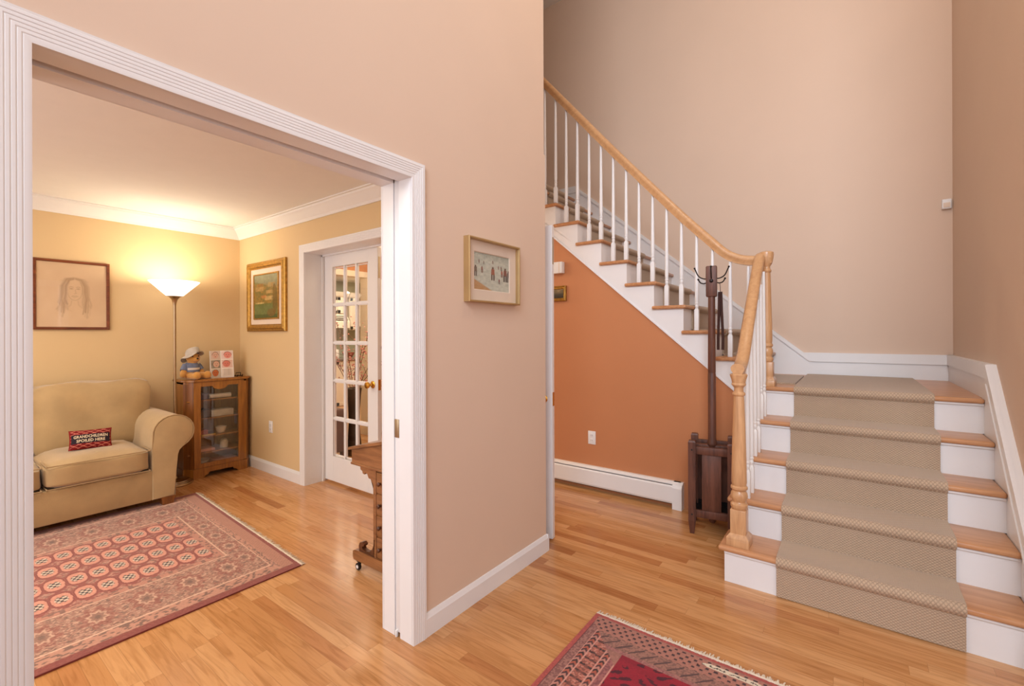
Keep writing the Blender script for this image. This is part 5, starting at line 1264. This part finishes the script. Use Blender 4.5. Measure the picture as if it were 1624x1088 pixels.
for k in range(4):
    z1 = 0.596 - k * 0.122; z0 = z1 - 0.114
    bm = bmn(); box(bm, XC + 0.028, XBK - 0.02, Y0 + 0.010, Y0 + 0.03, z0, z1, 0.004); d_ = obj('drawer', bm, M['desk'], dk)
    bm = bmn()
    lathe(bm, [(0.008, 0), (0.007, 0.008), (0.012, 0.014), (0.013, 0.02), (0.008, 0.026)], 0, 0, 14); bmesh.ops.rotate(bm, verts=bm.verts[:], cent=(0, 0, 0), matrix=Matrix.Rotation(PI / 2, 3, 'X'))
    n0 = len(bm.verts); bmesh.ops.translate(bm, verts=bm.verts[:], vec=(XC + 0.066, Y0 + 0.011, (z0 + z1) / 2)); obj('knob', bm, M['deskd'], d_)
    bm = bmn()
    lathe(bm, [(0.008, 0), (0.007, 0.008), (0.012, 0.014), (0.013, 0.02), (0.008, 0.026)], 0, 0, 14); bmesh.ops.rotate(bm, verts=bm.verts[:], cent=(0, 0, 0), matrix=Matrix.Rotation(PI / 2, 3, 'X')); bmesh.ops.translate(bm, verts=bm.verts[:], vec=(XBK - 0.066, Y0 + 0.011, (z0 + z1) / 2)); obj('knob', bm, M['deskd'], d_)
br = [(XC + 0.002, 0.606), (-2.325, 0.606), (-2.322, 0.585), (-2.305, 0.578), (-2.30, 0.565), (-2.285, 0.562), (-2.275, 0.575), (-2.258, 0.57), (-2.245, 0.548), (-2.225, 0.545), (-2.21, 0.515), (-2.19, 0.50), (XC + 0.002, 0.48)]
for yy in (Y0 + 0.014, Y1 - 0.034):
    bm = bmn(); prism(bm, br, 'y', yy, yy + 0.02); obj('bracket', bm, M['desk'], dk, smooth=0)
    bm = bmn(); prism(bm, [(-2.375, 0.052), (-2.382, 0.07), (-2.382, 0.10), (-2.36, 0.112), (XBK, 0.112), (XBK, 0.052)], 'y', yy - 0.012, yy + 0.032); obj('sledge_foot', bm, M['desk'], dk, smooth=0)
    bm = bmn(); prism(bm, [(-2.33, 0.111), (-2.335, 0.14), (-2.325, 0.16), (-2.30, 0.168), (-2.285, 0.158), (-2.29, 0.146), (-2.305, 0.142), (-2.30, 0.128), (-2.27, 0.122), (-2.235, 0.13), (-2.21, 0.15), (-2.195, 0.18), (-2.19, 0.21), (XC + 0.002, 0.21), (XC + 0.002, 0.111)], 'y', yy - 0.004, yy + 0.024); obj('scroll_bracket', bm, M['deskd'], dk, smooth=0)
    for xx in (-2.345, -1.83):
        bm = bmn(); m_ = Matrix.Translation((xx + 0.012, yy - 0.008 if yy < 1.8 else yy + 0.028, 0.021)) @ Matrix.Rotation(PI / 2, 4, 'X')
        bmesh.ops.create_cone(bm, cap_ends=True, segments=20, radius1=0.021, radius2=0.021, depth=0.016, matrix=m_); bmesh.ops.bevel(bm, geom=bm.edges[:], offset=0.003, segments=2, affect='EDGES')
        cs = obj('castor', bm, M['black'], dk)
        bm = bmn(); y_c = yy - 0.008 if yy < 1.8 else yy + 0.028
        m_ = Matrix.Translation((xx + 0.012, y_c - 0.0085, 0.021)) @ Matrix.Rotation(PI / 2, 4, 'X'); bmesh.ops.create_cone(bm, cap_ends=True, segments=16, radius1=0.010, radius2=0.010, depth=0.002, matrix=m_); obj('hub', bm, M['plastic'], cs)
        bm = bmn(); box(bm, xx - 0.018, xx + 0.026, y_c + 0.006, y_c + 0.03, 0.036, 0.053, 0.004); box(bm, xx + 0.002, xx + 0.022, y_c + 0.007, y_c + 0.012, 0.014, 0.05, 0.001); obj('fork', bm, M['iron'], cs)

dk.location.x += 0.025

# ================================================================== HALL AND KITCHEN BEYOND THE GLAZED DOOR
VX, VY = -4.56, 3.10
vs_ = dish('floor_vase', 'tall dark metal floor vase seen through the glazed door panes', 'vase', [(0.075, 0), (0.085, 0.01), (0.088, 0.04), (0.07, 0.2), (0.062, 0.35), (0.066, 0.55), (0.078, 0.70), (0.086, 0.76), (0.08, 0.762), (0.06, 0.7), (0.05, 0.3), (0.02, 0.1)], VX, VY, M['vase'])
tips = [(-0.30, -0.30, 1.42, 'leftmost'), (-0.12, -0.14, 1.50, ''), (0.02, 0.03, 1.58, ''), (0.14, 0.12, 1.46, ''), (0.26, 0.26, 1.30, ''), (0.30, 0.30, 1.08, ''), (-0.2, -0.18, 1.15, ''), (0.10, 0.05, 1.25, ''), (-0.02, -0.1, 1.32, '')]
brl = []
for k, (dx, dy, zt, _) in enumerate(tips):
    r = random.Random(k + 11)
    bt = thing('blossom_branch', 'thin brown branch dotted with pink blossoms standing in the tall floor vase', 'branch', (VX, VY, 0.3), 0, 'blossom branches in the floor vase')
    base = Vector((VX + dx * 0.12, VY + dy * 0.12, 0.30)); mid = Vector((VX + dx * 0.16, VY + dy * 0.16, 0.76)); tip = Vector((VX + dx, VY + dy, zt))
    pa = spline([base, mid, (mid + tip) / 2 + Vector((dx * 0.02, 0, 0.06)), tip], 6); bm = bmn(); tube(bm, pa, 0.004, 6)
    for q in range(4):
        p = pa[9 + q * 2]; d = Vector((r.uniform(-1, 1), r.uniform(-1, 1), r.uniform(0.2, 1))) * 0.09; tube(bm, [p, p + d * 0.6, p + d], 0.0025, 5)
    obj('stem', bm, M['twig'], bt)
    bm = bmn()
    for q in range(30):
        p = pa[r.randint(7, len(pa) - 1)] + Vector((r.gauss(0, 0.03), r.gauss(0, 0.03), r.gauss(0, 0.025))); ball(bm, p, r.uniform(0.007, 0.014), 1, (1, 1, 0.8))
    obj('blossoms', bm, M['blossom'], bt)
ot = thing('ottoman', 'brown upholstered bench in the hallway behind the glazed door', 'ottoman', (-4.72, 2.86, 0))
bm = bmn(); box(bm, -4.98, -4.50, 2.62, 2.96, 0.08, 0.45, 0.01); obj('body', bm, M['brown'], ot)
bm = bmn(); box(bm, -4.985, -4.495, 2.615, 2.965, 0.45, 0.55, 0.03, 3); obj('seat_cushion', bm, M['brown'], ot)
for xx in (-4.95, -4.53):
    for yy in (2.65, 2.93):
        bm = bmn(); box(bm, xx - 0.02, xx + 0.02, yy - 0.02, yy + 0.02, 0, 0.082); obj('leg', bm, M['deskd'], ot)
# kitchen run on the far wall
def cab_unit(label, y0, y1, z0, z1, x0, x1, doors, crown):
    c = thing('kitchen_cabinet', label, 'cabinet', ((x0 + x1) / 2, (y0 + y1) / 2, z0), 0, None)
    bm = bmn(); box(bm, x0, x1 - 0.02, y0, y1, z0, z1); obj('body', bm, M['kitchen'], c, smooth=0)
    w_ = (y1 - y0) / doors
    for k in range(doors):
        a, b_ = y0 + k * w_ + 0.006, y0 + (k + 1) * w_ - 0.006
        bm = bmn(); box(bm, x1 - 0.02, x1 - 0.006, a, b_, z0 + 0.012, z1 - 0.012)
        for (u0, u1, v0, v1) in ((a, a + 0.06, z0 + 0.012, z1 - 0.012), (b_ - 0.06, b_, z0 + 0.012, z1 - 0.012), (a, b_, z0 + 0.012, z0 + 0.075), (a, b_, z1 - 0.075, z1 - 0.012)): box(bm, x1 - 0.008, x1, u0, u1, v0, v1, 0.002)
        d_ = obj('door', bm, M['kitchen'], c, smooth=0)
        bm = bmn(); ball(bm, (x1 + 0.012, b_ - 0.03, z0 + 0.06 if crown else z1 - 0.06), 0.012, 2); obj('knob', bm, M['stainless'], d_)
    if crown:
        bm = bmn(); prism(bm, [(x1 - 0.01, z1 - 0.01), (x1 + 0.015, z1 + 0.01), (x1 + 0.05, z1 + 0.07), (x1 + 0.06, z1 + 0.09), (x0, z1 + 0.09), (x0, z1)], 'y', y0 - 0.02, y1 + 0.02); obj('crown', bm, M['kitchen'], c, smooth=0)
    return c
KX = -8.425
cab_unit('cream wall cabinet with crown moulding at the right end of the kitchen', 5.42, 5.85, 1.46, 2.12, KX, KX + 0.33, 2, True)
cab_unit('cream wall cabinet above the range hood in the kitchen', 4.92, 5.36, 1.78, 2.12, KX, KX + 0.33, 2, True)
cab_unit('cream wall cabinet with crown left of the range hood', 4.3, 4.86, 1.46, 2.12, KX, KX + 0.33, 2, True)
cab_unit('cream base cabinet under the counter at the far kitchen wall', 3.0, 5.9, 0.0, 0.87, KX, KX + 0.6, 6, False)
bm = bmn(); box(bm, KX, KX + 0.63, 2.95, 5.92, 0.872, 0.91, 0.004); tag(obj('countertop', bm, M['stone']), 'dark stone countertop along the far kitchen wall', 'countertop')
hd = thing('range_hood', 'cream range hood below the short kitchen wall cabinet', 'range hood', (KX + 0.2, 5.14, 1.5))
bm = bmn(); prism(bm, [(KX, 1.775), (KX + 0.31, 1.775), (KX + 0.42, 1.62), (KX + 0.42, 1.5), (KX, 1.5)], 'y', 4.93, 5.35); obj('shell', bm, M['kitchen'], hd, smooth=0)
bm = bmn()
for k in range(3): box(bm, KX + 0.40 - k * 0.035, KX + 0.405 - k * 0.035 + 0.02, 4.97, 5.31, 1.655 + k * 0.036, 1.667 + k * 0.036)
obj('grille', bm, M['slot'], hd, smooth=0)
tag(dish('canister', 'white canister on the kitchen counter below the hood', 'canister', [(0.055, 0.911), (0.06, 0.915), (0.06, 1.06), (0.05, 1.075), (0.012, 1.08), (0.015, 1.1), (0.004, 1.105)], KX + 0.3, 5.12, M['wht']), 'white canister on the kitchen counter below the hood', 'canister')
dish('mixing_bowl', 'red bowl on the kitchen counter beside the white canister', 'bowl', [(0.05, 0.911), (0.06, 0.915), (0.10, 0.96), (0.12, 1.01), (0.115, 1.01), (0.06, 0.93), (0.02, 0.925)], KX + 0.3, 5.40, M['redb'])
# pendant over the kitchen
kp = thing('pendant_lamp', 'small glowing white pendant lamp hanging in the kitchen', 'lamp', (-7.4, 5.2, 2.46))
bm = bmn(); lathe(bm, [(0.004, 2.1), (0.004, 2.46)], -7.4, 5.32, 8); obj('cord', bm, M['stainless'], kp)
bm = bmn(); lathe(bm, [(0.02, 2.13), (0.05, 2.11), (0.075, 2.06), (0.06, 2.02), (0.02, 2.0)], -7.4, 5.32, 20); obj('lamp_shade', bm, emit_mat('pendant_glow', (1, 0.9, 0.75), 3.0), kp)
